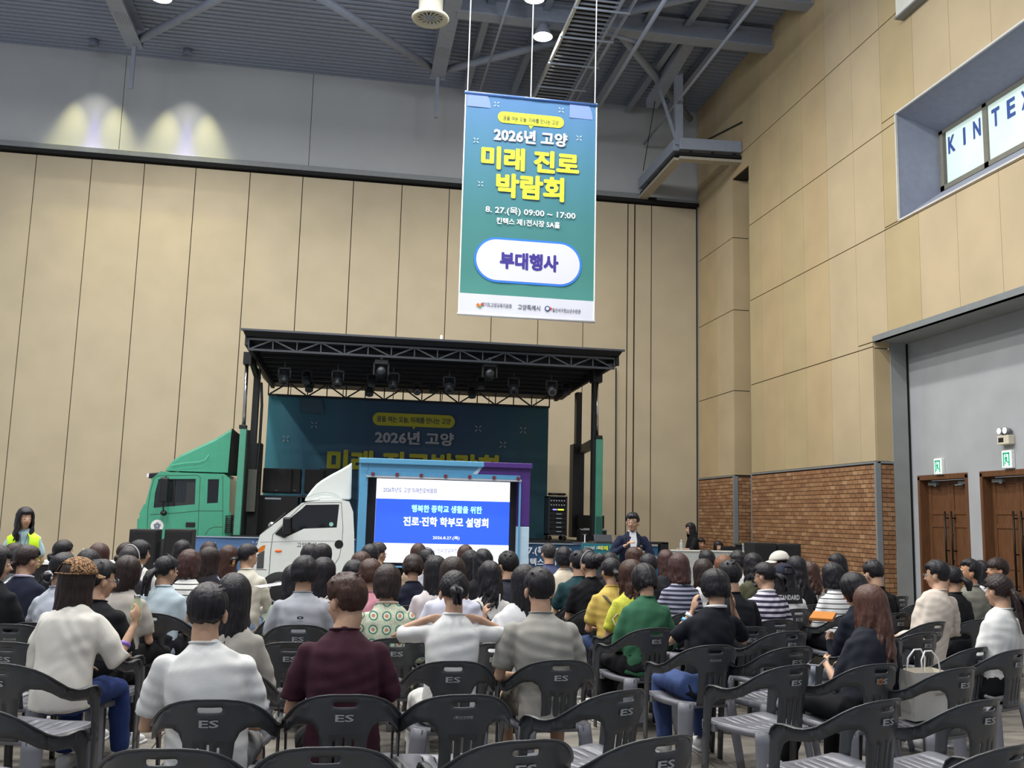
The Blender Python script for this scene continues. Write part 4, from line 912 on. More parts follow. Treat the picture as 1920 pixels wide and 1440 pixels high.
for t, xc, yc, w, h, m, bo in (('2026학년도 고양 미래진로박람회', 769, 919.5, 100, 9.5, M_SCT, .012), ('행복한 중학교 생활을 위한', 838, 955, 132, 14, M_SCC, .03), ('진로·진학 학부모 설명회', 836.5, 979, 159, 17.5, M_SCW, .028), ('2026.8.27.(목)', 836.5, 1009, 50, 7.5, M_SCW, .012), ('중학교 진로상담부장', 828, 1032, 60, 8, M_SCT, .012)):
    ptext(t, xc, yc, w, h, YW+.134, m, scn, .006, bo)
# ------------------------------------------------------------------ podium, desk, tables
YPD = 13.4
xa, xb = onY(1089, 1020, YPD)[0], onY(1205, 1020, YPD)[0]
pdm = thing('speaker_podium', 'speaker desk with teal printed banner in front of the stage', 'podium', (0, 0, 0))
zt_ = onY(1120, 1019, YPD)[2]
obj('desk_top', mbx(((xa, YPD, zt_-.03), (xb, YPD+.5, zt_))), M_CAN2, pdm, bevel=.005)
cl_ = cloth('front_banner', xa, xb, zt_-.20, zt_, YPD-.02, mat('podium_teal', '2a7a86', .6), pdm, .003, 20, 4)
ptext('2026년 고양', 1112, 1027, 34, 6, YPD-.02, M_WHT, pdm, .012, .03); ptext('미래 진로박람회', 1155, 1028, 66, 8.5, YPD-.02, M_YEL, pdm, .012, .045)
for x in (xa+.12, xa+.2, xb-.2): obj('leg', mbx(((x, YPD+.1, 0), (x+.03, YPD+.14, zt_-.03))), M_CHROME, pdm)
obj('back_panel', mbx(((xa+.1, YPD+.3, .1), (xb-.1, YPD+.34, zt_-.03))), mat('panel_grey', '6f7a80', .5), pdm)
lp = thing('laptop', 'dark laptop screen standing on the speaker desk', 'laptop', (onY(1140, 1010, YPD)[0], YPD+.25, zt_)); obj('screen_lid', MB().bar((0, .0, .02), (0, .05, .12), .27, .015), mat('laptop_grey', '34373f', .4), lp, bevel=.004); obj('keyboard', mbx(((-.135, -.12, 0), (.135, .05, .015))), M_CAN2, lp)
ls = thing('paper_stand', 'slim white stand bar left of the laptop', 'stand', (onY(1103, 1015, YPD)[0], YPD+.2, zt_)); obj('pole', MB().cyl((0, 0, 0), (0, 0, .12), .008, 8), M_WHT, ls); obj('base', MB().cyl((0, 0, 0), (0, 0, .01), .04, 12), M_CHROME, ls); obj('cross_bar', MB().cyl((-.03, 0, .12), (.03, 0, .12), .006, 8), M_CHROME, ls)
# control desk
YD = 18.4; xa, xb = onY(1262, 1033, YD)[0], onY(1418, 1038, YD)[0]; zd = 1.04
cdk = thing('control_desk', 'long white panelled control desk near the brick wall', 'desk')
M_DESK = mat('desk_grey', 'b9bdba', .5)
for i in range(3):
    q = (xb-xa)/3; obj('front_panel', mbx(((xa+i*q+.005, YD, .05), (xa+(i+1)*q-.005, YD+.03, zd-.03))), M_DESK, cdk)
obj('desk_top', mbx(((xa-.02, YD-.02, zd-.03), (xb+.02, YD+.12, zd))), mat('desk_edge', 'd3d5d0', .4), cdk, bevel=.005); obj('work_surface', mbx(((xa, YD+.03, .72), (xb, YD+.7, .75))), M_DESK, cdk)
for q_ in (xa, xb-.03): obj('end_panel', mbx(((q_, YD+.03, .0), (q_+.03, YD+.7, zd-.03))), M_DESK, cdk)
for (px_, lab) in ((1366, 'small black monitor on the control desk beside the seated woman'),):
    p = onY(px_, 1030, YD+.3); e = thing('desk_monitor', lab, 'monitor', (p[0], YD+.3, zd-.29)); obj('screen_panel', mbx(((-.16, 0, .12), (.16, .03, .37))), M_BLACK, e, bevel=.005); obj('foot', mbx(((-.07, -.02, 0), (.07, .1, .015)), ((-.02, .03, 0), (.02, .05, .15))), M_BLACK, e)
p = onY(1408, 1020, YD+.3); e = thing('flight_case', 'open black flight case on the right end of the control desk', 'case', (p[0], YD+.2, .75)); obj('case_body', mbx(((-.22, 0, 0), (.28, .4, .42))), M_SPK, e, bevel=.01); obj('metal_edge', mbx(((-.24, -.012, .40), (.3, .41, .43)), ((-.24, -.012, 0), (-.2, 0, .43))), M_CHROME, e); obj('corner', MB().ball((-.22, 0, .42), .03, 8, 6), M_CHROME, e)
p = onY(1280, 1026, YD); e = thing('water_bottle', 'clear plastic bottle on the control desk by the standing woman', 'bottle', (p[0], YD+.08, zd)); obj('bottle', lathe(MB(), [(0, 0), (.032, .0), (.032, .13), (.012, .17), (.012, .18)], 12), mat('clear_plastic', 'c6d0d0', .1, alpha=.6), e, smooth=True); obj('cap', MB().cyl((0, 0, .18), (0, 0, .2), .014, 10), M_WHT, e)
# tall case between the stage end and the control desk
p, q = onY(1213, 1012, 19.2), onY(1258, 1013, 19.2)
e = thing('truck_end_frame', 'black framed folding end gate with blue cover right of the stage', 'gate', (0, 0, 0))
obj('cover', mbx(((p[0]-.55, 19.25, .2), (p[0]+.02, 19.5, 1.12))), mat('cover_blue', '1f5878', .6), e, bevel=.02); obj('frame_post', mbx(((q[0]-.22, 19.2, 0), (q[0]-.05, 19.4, 1.16))), M_BLACK, e, bevel=.01); obj('frame_bar', mbx(((p[0], 19.2, 1.12), (q[0]-.05, 19.45, 1.17))), M_BLACK, e, bevel=.01)
obj('latch', MB().cyl((q[0]-.34, 19.18, .85), (q[0]-.34, 19.3, .85), .04, 12), M_CHROME, e); obj('latch', MB().cyl((q[0]-.34, 19.18, .65), (q[0]-.34, 19.3, .65), .03, 12), M_CHROME, e); obj('grey_post', mbx(((q[0]-.5, 19.22, 0), (q[0]-.36, 19.34, 1.0))), M_STEEL, e)
# left side table with white top
YT = 15.0; xa, xb = onY(70, 1050, YT)[0], onY(292, 1054, YT)[0]; zt3 = .80
stb = thing('side_table', 'long low white table with black skirt by the rear wall', 'table'); obj('table_top', mbx(((xa, YT, zt3-.05), (xb, YT+.6, zt3))), M_WHT, stb, bevel=.008); obj('skirt', mbx(((xa, YT+.02, 0), (xb, YT+.05, zt3-.05))), M_BLACKM, stb)
for x in (xa+.05, xb-.09): obj('leg', mbx(((x, YT+.5, 0), (x+.04, YT+.54, zt3-.05))), M_CAN2, stb)
p = onY(154, 1045, YT+.2); e = thing('paper_cup', 'white takeaway cup with straw on the left side table', 'cup', (p[0], YT+.2, zt3)); obj('cup', lathe(MB(), [(0, 0), (.035, 0), (.045, .1)], 16), M_WHT, e, smooth=True); obj('lid', lathe(MB(), [(.047, .1), (.045, .115), (0, .12)], 16), M_STRIP, e, smooth=True); obj('straw', MB().cyl((0, 0, .1), (.01, 0, .19), .004, 6), M_WHT, e)
# ------------------------------------------------------------------ plastic armchair
M_CH = mat('chair_dark_plastic', '404245', .34, var=.08, scale=10, bump=.12, bscale=500, bdist=.0006)
M_CHL = mat('chair_light_plastic', '6e6f77', .36, var=.10, scale=7, bump=.1, bscale=400, bdist=.0006)
M_PRT = flat('chair_print', 'a9acae', .6)
_S = np.linspace(0, PI/2, 40); _px = .27*np.sin(_S)**.82; _py = -.25*np.cos(_S)**.9
_px = np.append(_px, [.272, .27, .265]); _py = np.append(_py, [.08, .16, .24])
_sl = np.concatenate([[0], np.cumsum(np.hypot(np.diff(_px), np.diff(_py)))])
def chair_map(s, z):
    a = np.abs(s); x = np.interp(a, _sl, _px)*np.sign(s); y = np.interp(a, _sl, _py)
    w = np.clip(1-(a/.42), 0, 1); y = y-(z-.42)*.17*w; x = x*(1+.03*(z-.5))
    return np.stack([x, y+.0, z], -1)
_top = [(0, .802), (.06, .80), (.12, .79), (.18, .768), (.23, .738), (.28, .70), (.33, .665), (.38, .645), (.43, .64), (.50, .645), (.545, .64), (.575, .615), (.59, .57)]
_leg_out = [(.60, .45), (.612, .30), (.628, .0)]
_leg_in = [(.575, .0), (.552, .30), (.538, .42), (.528, .50)]
_low = [(.508, .55), (.475, .575), (.42, .58), (.36, .588), (.30, .612), (.25, .645), (.21, .665), (.16, .672), (.127, .655), (.108, .615), (.102, .55), (.104, .48), (.11, .41)]
half = _top+_leg_out+_leg_in+_low
outer = half+[(-s, z) for s, z in reversed(half) if s > 0]
holes = [rrect(-.052, .745, .052, .768, .011, 3)]
for c, t in ((-.042, .598), (0, .612), (.042, .598)): holes.append(rrect(c-.0055, .455, c+.0055, t, .005, 2))
V, F = sheet(outer, holes, h=.034, hb=.022, cuts=[[(.49, .38), (.49, .66)], [(-.49, .38), (-.49, .66)], [(.34, .56), (.34, .68)], [(-.34, .56), (-.34, .68)]])
c = V[F].mean(axis=1)[:, 0]; V3 = chair_map(V[:, 0], V[:, 1])
def submesh(mask, name, m, thick=.007):
    mb = MB().add(V3, [tuple(f) for f in F[mask]]); me = mb.mesh(name, m, True)
    o = link(name, me); md = o.modifiers.new('s', 'SOLIDIFY'); md.thickness = thick; md.offset = 0
    dg = bpy.context.evaluated_depsgraph_get(); r = bpy.data.meshes.new_from_object(o.evaluated_get(dg)); bpy.data.objects.remove(o)
    bm = bmesh.new(); bm.from_mesh(r); bmesh.ops.delete(bm, geom=[v for v in bm.verts if not v.link_faces], context='VERTS'); bm.to_mesh(r); bm.free()
    return r
def rim(ss, w=.024, h=.010):
    mb = MB(); pts = [(s, np.interp(abs(s), [p[0] for p in _top], [p[1] for p in _top])) for s in ss]
    P3 = chair_map(np.array([p[0] for p in pts]), np.array([p[1]-.003 for p in pts]))
    ww = [(h*.5, w*.5*(1+.5*min(1, max(0, (abs(s)-.25)/.15)))) for s, _ in pts]
    return mb.tube(P3, ww, 8, .3, up=(0, 0, 1))
def join(me, mb, m):
    k = len(me.vertices); bm = bmesh.new(); bm.from_mesh(me); m2 = mb.mesh('t', m, True); bm.from_mesh(m2); bm.to_mesh(me); bm.free(); return me
CHAIR = {}
ac = np.abs(c)
back = join(submesh(ac < .34, 'backrest', M_CH), rim(np.linspace(-.35, .35, 33)), M_CH)
armR = join(submesh((c >= .34) & (c < .49), 'armrest', M_CH), rim(np.linspace(.34, .5, 8)), M_CH); armL = join(submesh((c <= -.34) & (c > -.49), 'armrest', M_CH), rim(np.linspace(-.5, -.34, 8)), M_CH)
flR = join(submesh(c >= .49, 'leg', M_CH), rim(np.linspace(.49, .585, 8)), M_CH); flL = join(submesh(c <= -.49, 'leg', M_CH), rim(np.linspace(-.585, -.49, 8)), M_CH)
def seat_mesh():
    o = [(-.155, -.235), (.155, -.235), (.20, -.19), (.235, -.05), (.25, .12), (.245, .21), (.20, .245), (-.20, .245), (-.245, .21), (-.25, .12), (-.235, -.05), (-.20, -.19)]
    hs = []
    for x in (-.12, -.06, 0, .06, .12):
        hs.append(rrect(x-.004, -.14, x+.004, -.03, .0038, 1)); hs.append(rrect(x-.004, .03, x+.004, .15, .0038, 1))
    V, F = sheet(o, hs, h=.05, hb=.04); r = np.hypot(V[:, 0]/.25, V[:, 1]/.25)
    z = .425-.016*np.clip(1-r**2, 0, 1)-.03*np.clip((V[:, 1]-.17)/.08, 0, 1)**2+.010*np.clip(V[:, 1]/.25, 0, 1)
    ob = solid('seat', np.column_stack([V, z]), F, M_CHL, .006, smooth=True)
    dg = bpy.context.evaluated_depsgraph_get(); me = bpy.data.meshes.new_from_object(ob.evaluated_get(dg)); bpy.data.objects.remove(ob)
    sk = MB(); od = dense(o, .06); n = len(od); vv = []
    for i, (x, y) in enumerate(od):
        rr_ = math.hypot(x/.25, y/.25); zt = .425-.03*max(0, min(1, (y-.17)/.08))**2+.01*max(0, y/.25)
        vv += [(x*1.01, y*1.01, zt), (x*1.02, y*1.02, zt-.035), (x*.995, y*.995, zt-.035), (x*.985, y*.985, zt)]
    sk.add(vv, [(4*i+k, 4*((i+1) % n)+k, 4*((i+1) % n)+(k+1) % 4, 4*i+(k+1) % 4) for i in range(n) for k in range(4)])
    return join(me, sk, M_CHL)
def rear_leg(s):
    mb = MB(); m = 7; V = []
    prof = [(-.055, .0), (-.045, -.016), (-.012, -.024), (.012, -.024), (.045, -.016), (.055, 0)]
    for i in range(m+1):
        t = i/m; z = .425*(1-t); k = 1-.22*t; cx = s*(.165+.05*t); cy = -.205-.055*t
        for q in (0, 1):
            for (a, b) in (prof if q == 0 else reversed([(a*.88, b*.88+.007) for a, b in prof])):
                ang = s*.5; x = a*k; y = b*k; V.append((cx+x*math.cos(ang)-y*math.sin(ang), cy+x*math.sin(ang)+y*math.cos(ang), z))
    n = 12
    return mb.add(V, [(i*n+j, i*n+(j+1) % n, (i+1)*n+(j+1) % n, (i+1)*n+j) for i in range(m) for j in range(n)]+[tuple(range(n)), tuple(range((m+1)*n-1, m*n-1, -1))]).mesh('leg', M_CHL, True)
seat = seat_mesh(); rlR, rlL = rear_leg(1), rear_leg(-1)
# short rib linking the front legs to the seat
rb_ = MB().box((-.262, .09, .375), (-.235, .2, .42)).box((.235, .09, .375), (.262, .2, .42)).mesh('seat_rib', M_CHL)
def print_mesh(txt, w, h, bold):
    me, _ = text_mesh(txt, bold); me = me.copy(); me.materials.clear(); me.materials.append(M_PRT)
    zc = .700; y = chair_map(np.array([0.]), np.array([zc]))[0][1]-.0088; sl = math.atan(.17)
    me.transform(Matrix.Translation((0, y-.0005, zc)) @ Matrix.Rotation(PI/2+sl*.97, 4, 'X') @ Matrix.Diagonal((w, h, 1, 1)))
    n = len(me.vertices); co = np.empty(n*3); me.vertices.foreach_get('co', co); co = co.reshape(-1, 3)
    s = co[:, 0]; ref = chair_map(s, co[:, 2]); r0 = chair_map(s*0, co[:, 2]); co[:, 1] += (ref-r0)[:, 1]; me.vertices.foreach_set('co', co.ravel()); me.update(); return me
PR_ES = print_mesh('ES', .082, .032, .02); PR_KR = print_mesh('(주)인천렌탈', .088, .017, .012)
CHAIR_PARTS = [('backrest', back), ('armrest', armL), ('armrest', armR), ('leg', flL), ('leg', flR), ('leg', rlL), ('leg', rlR), ('seat', seat)]
proto = None
def chair(x, y, rz, label, kind='ES', group='grey plastic armchairs'):
    t = empty('plastic_armchair', (x, y, 0), label, 'chair', group, rz)
    for n_, me in CHAIR_PARTS: link(n_, me, t)
    link('seat_rib', rb_, t)
    if kind: link('lettering', PR_ES if kind != 'KR' else PR_KR, t)
    if kind == '85':
        p = chair_map(np.array([-.02]), np.array([.70]))[0]
        s_ = obj('sticker', MB().add([(-.02+.022*math.cos(a), p[1]-.0160+.17*-.022*math.sin(a), .70+.020*math.sin(a)) for a in np.linspace(0, 2*PI, 8, endpoint=False)], [tuple(range(8))]), flat('sticker_orange', 'b4743a'), t)
        text('85', (-.02, p[1]-.0195, .70), .026, .018, M_NAVY, t, bold=.01)
    return t
CH_DY = .29
def chair_px(x, y, rz, label, kind='ES', z=.797):
    p = onZ(x, y, z); r = math.radians(rz); cx, cy = p[0]-math.sin(r)*(CH_DY+.0), p[1]+math.cos(r)*CH_DY
    return chair(cx, cy, r, label, kind), (cx, cy, r)
# ------------------------------------------------------------------ people
SKIN = mat('skin', 'c09a80', .55, var=.05, scale=14, spec=.35); SKIN2 = mat('skin_warm', 'b98a6a', .55, var=.05, scale=14, spec=.35)
LIP = flat('lip', 'a8605a', .5); EYEW = flat('eye_white', 'e4e0da', .3); EYED = flat('eye_dark', '1c130f', .2); LENSM = mat('glasses_lens', 'd8dde0', .05, alpha=.25); GLF = flat('glasses_frame', '1c1c20', .3); GLM = mat('glasses_metal', '8d8f94', .3, .8)
HC = {'w': ('hair_warm_brown', '4e332a'), 'k': ('hair_black', '17151a'), 'd': ('hair_dark_brown', '261a18'), 'b': ('hair_brown', '3a241c'), 'r': ('hair_red_brown', '3e2825'), 'g': ('hair_grey_black', '302d2e'), 'l': ('hair_light_brown', '6b4630')}
def hair_mat(k):
    n, c = HC[k]
    if n in MATS: return MATS[n]
    q = NT(n); v = q.coord((1, 1, .12)); f = q.noise(v, 95, 4, .65); c = srgb(c)
    q.l(q.ramp(f, [(.3, tuple(x*.6 for x in c)), (.7, tuple(x*1.7+.004 for x in c))]), q.b.inputs['Base Color']); q.b.inputs['Roughness'].default_value = .42; q.b.inputs['Specular IOR Level'].default_value = .32
    q.bump(f, .9, .005); MATS[n] = q.m; return q.m
def cloth_mat(spec):
    """'rrggbb' plain, or pattern:colour:colour[:size]"""
    if spec in MATS: return MATS[spec]
    pr = spec.split(':')
    if len(pr) == 1: return mat(spec, spec, .88, var=.07, scale=6, bump=.35, bscale=170, bdist=.0015, spec=.25) if spec not in MATS else MATS[spec]
    q = NT('cloth_'+pr[0]+'_'+pr[1]); kind, c1, c2 = pr[:3]; sz = float(pr[3]) if len(pr) > 3 else 1
    tc = q.n('ShaderNodeTexCoord'); sp = q.n('ShaderNodeSeparateXYZ'); q.l(tc.outputs['Object'], sp.inputs[0]); c1, c2 = srgb(c1), srgb(c2)
    def math_(op, a, b=None, c=None):
        nd = q.n('ShaderNodeMath', operation=op)
        for i, x in enumerate((a, b, c)):
            if x is None: continue
            if isinstance(x, (int, float)): nd.inputs[i].default_value = x
            else: q.l(x, nd.inputs[i])
        return nd.outputs[0]
    if kind in ('stripe', 'thin', 'vert'):
        ax = sp.outputs['Z'] if kind != 'vert' else sp.outputs['X']
        w = math_('FRACT', math_('MULTIPLY', ax, 1/(.045*sz))); f = math_('LESS_THAN', w, {'stripe': .5, 'thin': .2, 'vert': .35}[kind])
    elif kind == 'dots':
        nd = q.n('ShaderNodeTexVoronoi', Scale=60/sz); q.l(tc.outputs['Object'], nd.inputs['Vector']); f = math_('LESS_THAN', nd.outputs['Distance'], .38)
    elif kind == 'leopard':
        nd = q.n('ShaderNodeTexVoronoi', Scale=110/sz); q.l(tc.outputs['Object'], nd.inputs['Vector']); f = math_('LESS_THAN', math_('ABSOLUTE', math_('SUBTRACT', nd.outputs['Distance'], .52)), .13)
    elif kind == 'lace':
        nd = q.n('ShaderNodeTexVoronoi', Scale=90/sz); nd.feature = 'DISTANCE_TO_EDGE'; q.l(tc.outputs['Object'], nd.inputs['Vector']); f = math_('LESS_THAN', nd.outputs['Distance'], .1)
    elif kind == 'granny':
        P_ = .088; u = math_('SUBTRACT', math_('FRACT', math_('MULTIPLY', sp.outputs['X'], 1/P_)), .5); w = math_('SUBTRACT', math_('FRACT', math_('MULTIPLY', sp.outputs['Z'], 1/P_)), .5)
        r = math_('SQRT', math_('ADD', math_('MULTIPLY', u, u), math_('MULTIPLY', w, w)))
        col = q.ramp(r, [(0, srgb('c9876a')), (.12, srgb('c9876a')), (.13, srgb('dfe0cc')), (.25, srgb('dfe0cc')), (.26, srgb('3f7f74')), (.34, srgb('3f7f74')), (.35, srgb('c8d2b8')), (.5, srgb('d5dac4'))])
        nd = q.n('ShaderNodeTexNoise', Scale=120); q.l(tc.outputs['Object'], nd.inputs['Vector']); mx = q.n('ShaderNodeMix', data_type='RGBA', blend_type='MULTIPLY'); mx.inputs[0].default_value = .5
        q.l(col, mx.inputs[6]); q.l(q.ramp(nd.outputs['Fac'], [(.4, (.45, .5, .4)), (.6, (1, 1, 1))]), mx.inputs[7]); q.l(mx.outputs[2], q.b.inputs['Base Color']); q.b.inputs['Roughness'].default_value = .9; MATS[spec] = q.m; return q.m
    mx = q.n('ShaderNodeMix', data_type='RGBA'); q.l(f, mx.inputs[0]); mx.inputs[6].default_value = (*c1, 1); mx.inputs[7].default_value = (*c2, 1); q.l(mx.outputs[2], q.b.inputs['Base Color'])
    q.b.inputs['Roughness'].default_value = .88; q.bump(q.noise(tc.outputs['Object'], 170), .3, .0015); MATS[spec] = q.m; return q.m
_fib = []
for i in range(230):
    z = 1-2*(i+.5)/230; a = i*2.399963; r = math.sqrt(1-z*z); _fib.append((r*math.cos(a), r*math.sin(a), z))
def hair_mb(style, L, M, rg, seed_part=0):
    """locks and scalp cover in head space, transformed by M (head matrix)"""
    mb = MB(); c = np.array([0, -.012, .03]); R = np.array([.083, .100, .096])
    short = style in ('short', 'fade', 'bowl'); tied = style in ('pony', 'bun', 'lowbun', 'messy')
    for d in _fib:
        x, y, z = d
        if y > .30 and z < .42: continue
        pass
        if (short or tied) and y > -.25 and z < (-.05 if not tied else .02) and abs(x) > .5 and z < .0+(.0 if y < 0 else .25): continue
        if z < (-.62 if not short else -.72): continue
        if y > 0 and z < -.2: continue
        p = c+np.array(d)*(R-(.008 if short else .003)); mb.ball(p, .019, 7, 5, M=M)
    def surf(phi, th, k=1.0):
        # phi: 0 = back, +-pi = front
        return c+np.array([math.sin(th)*math.sin(phi), -math.sin(th)*math.cos(phi), math.cos(th)])*(R*k+.008)
    def lock(phi, th1, drop, r0, r1, out=0, wob=0, k=1.05, n1=7, n2=7, curl=0, ph0=.06):
        P_ = []; 
        for i in range(n1): P_.append(surf(phi, ph0+(th1-ph0)*i/(n1-1), k))
        e = P_[-1].copy(); dirxy = np.array([math.sin(phi), -math.cos(phi), 0]); a = rg.uniform(0, 6)
        for i in range(1, n2+1):
            t = i/n2; q = e+np.array([0, 0, -drop*t])+dirxy*(out*t+(-curl*t*t)); 
            q = q+wob*np.array([math.sin(a+t*9), math.cos(a+t*8), 0])*t; P_.append(q)
        mb.tube(P_, list(np.linspace(r0, r1, len(P_))), 6, .5, M=M)
    if short:
        n = 74
        for i in range(n):
            phi = (i/n*2-1)*PI*.60+rg.uniform(-.06, .06)
            th = 2.42 if abs(phi) < .85 else (1.9 if abs(phi) < 1.1 else 1.48)
            if style == 'fade': th = min(th, 2.1)
            if style == 'bowl': th = min(th, 2.0)
            lock(phi, th+rg.uniform(-.22, .08), .004, .012, .006, n2=2, wob=.006, ph0=rg.uniform(.02, .9), k=rg.uniform(.93, 1.01))
        for i in range(26):
            phi = PI+(i/25*2-1)*1.15; lock(phi, (1.02 if style != 'bowl' else 1.35)+rg.uniform(-.1, .05), .0+(.02 if style == 'bowl' else 0), .012, .008, n2=2, k=rg.uniform(.97, 1.04), ph0=.1)
        for i in range(30):
            a = rg.uniform(0, 6.28); p = surf(a, rg.uniform(0, 1.0), .98); mb.tube([p, p+np.array([rg.uniform(-.025, .025), rg.uniform(-.035, .01), .008])], [.011, .005], 6, .5, M=M)
    elif style in ('bob', 'long', 'wavy', 'medium'):
        n = 76
        dr = {'bob': .055+.10*L, 'medium': .11+.11*L, 'long': .17+.20*L, 'wavy': .19+.20*L}[style]
        for i in range(n):
            phi = (i/(n-1)*2-1)*PI*.70+rg.uniform(-.05, .05); w = {'bob': .005, 'medium': .008, 'long': .007, 'wavy': .030}[style]
            lock(phi, 1.62, dr*rg.uniform(.82, 1.05)*(1 if abs(phi) < 1.5 else .9), .0125, {'bob': .009, 'medium': .008, 'long': .007, 'wavy': .010}[style], out=(.012 if abs(phi) < 1.2 else .0)+(.008 if style == 'bob' else 0), wob=w, curl=.035 if style == 'bob' else (.0 if abs(phi) > 1.2 else .01), n2=9, k=rg.uniform(.97, 1.08), ph0=rg.uniform(.04, .35))
        for i in range(20):
            phi = PI+(i/19*2-1)*.95; lock(phi, 1.1+rg.uniform(-.06, .04), .0, .012, .008, n2=1, k=rg.uniform(1.0, 1.06))
    elif tied:
        ty = {'pony': (0, -.125, .005), 'bun': (0, -.12, .0), 'lowbun': (0, -.115, -.06), 'messy': (0, -.12, .045)}[style]; ty = np.array(ty)
        for i in range(60):
            phi = (i/59*2-1)*PI*.96; s0 = surf(phi, (.98 if abs(phi) > 2.1 else (1.45 if abs(phi) > 1.2 else 1.95))+rg.uniform(-.05, .05), 1.0); P_ = [s0]; k0 = rg.uniform(.97, 1.03)
            for t in (.2, .4, .6, .8, .93):
                q = s0+(ty-s0)*t-c+np.array([0, 0, .05*math.sin(t*PI) if abs(phi) > 1.5 else 0]); q = q/np.linalg.norm(q/R)*k0+c; P_.append(q)
            P_.append(ty); mb.tube(P_, [.008, .011, .011, .011, .011, .011, .014], 6, .5, M=M)
        if style == 'pony':
            for i in range(14):
                a = rg.uniform(0, 6.28); w = .016; P_ = [ty]
                for k in range(1, 10):
                    t = k/9; P_.append(ty+np.array([w*math.cos(a)*(1+1.0*math.sin(t*3))+.006*math.sin(t*7+a), -.05*math.sin(min(1, t*2.2)*1.57)+w*math.sin(a)*(1+.8*math.sin(t*3)), -.21*L*t+.012*math.sin(t*3.1)]))
                mb.tube(P_, list(np.linspace(.016, .006, 10)), 6, .5, M=M)
        else:
            rr = {'bun': .045, 'lowbun': .036, 'messy': .055}[style]; cc = ty+np.array([0, -.03, 0])
            mb.ball(cc, rr*.8, 10, 7, M=M)
            for k in range(5 if style != 'messy' else 16):
                a = rg.uniform(0, 3.14); b = rg.uniform(0, 6.28); P_ = [cc+rr*np.array([math.cos(t)*math.cos(a), math.sin(t)*.8, math.cos(t)*math.sin(a)])*(1 if style != 'messy' else rg.uniform(.8, 1.25)) for t in np.linspace(b, b+4.2, 9)]
                mb.tube(P_, .013, 6, .5, M=M)
    return mb
def rotm(yaw, pitch, roll=0): return np.array((Matrix.Rotation(yaw, 3, 'Z') @ Matrix.Rotation(-pitch, 3, 'X') @ Matrix.Rotation(roll, 3, 'Y')))
EYE_ME = MB().ball((0, 0, 0), (.0125, .007, .007), 10, 6).ball((0, .004, 0), (.0055, .005, .0058), 8, 6, mi=1).mesh('eye', [EYEW, EYED], True)
BROW_ME = MB().tube([(-.016, 0, -.002), (0, .004, .002), (.016, 0, -.002)], [.0025, .0032, .002], 6).mesh('eyebrow', flat('brow', '1d1512', .8), True)
MOUTH_ME = MB().ball((0, 0, .003), (.019, .006, .004), 10, 6).ball((0, 0, -.003), (.016, .0065, .005), 10, 6).mesh('mouth', LIP, True)
SHOE_ME = {}
def shoe_mesh(col):
    if col not in SHOE_ME:
        mb = MB().tube([(0, -.05, .06), (0, -.02, .052), (0, .06, .045), (0, .13, .035), (0, .17, .03)], [(.036, .045), (.042, .05), (.043, .042), (.043, .032), (.032, .022)], 12, .5, up=(1, 0, 0)).box((-.043, -.08, 0), (.043, .18, .022))
        SHOE_ME[col] = mb.mesh('shoe', mat('shoe_'+col, col, .6), True)
    return SHOE_ME[col]
def hand_mb(mb, W_, d, n, side, curl=.5, s=1.0, grip=False):
    """palm from wrist W_ along d, palm normal n; thumb on +side"""
    d = np.array(d, float); d /= np.linalg.norm(d); n = np.array(n, float); n -= d*(n@d); n /= np.linalg.norm(n); t = np.cross(d, n)*side
    W_ = np.array(W_, float)
    mb.tube([W_, W_+d*.03*s, W_+d*.085*s], [(.024*s, .018*s), (.036*s, .015*s), (.038*s, .013*s)], 10, .5, up=t)
    for k, (o, ln) in enumerate(((-.027, .060), (-.009, .075), (.009, .080), (.027, .072))):
        o = -o; b = W_+d*.085*s-t*o*s*1.0; P_ = [b-d*.02*s, b]; dd = d.copy(); p = b
        for j, f in enumerate((.42, .33, .25)):
            ang = curl*(.55+.3*j); dd = dd*math.cos(ang)+n*math.sin(ang)*1.0; dd /= np.linalg.norm(dd); p = p+dd*ln*f*s; P_.append(p)
        mb.tube(P_, [.0095*s, .0095*s, .009*s, .0085*s, .007*s], 7, .7)
    b = W_+d*.03*s+t*.026*s; P_ = [b-t*.012*s, b+t*.014*s+d*.014*s, b+t*.022*s+d*.04*s+n*.012*s*curl*2, b+t*.018*s+d*.062*s+n*.024*s*curl*2]
    mb.tube(P_, [.012*s, .0115*s, .010*s, .008*s], 7, .7)
PEOPLE = 0
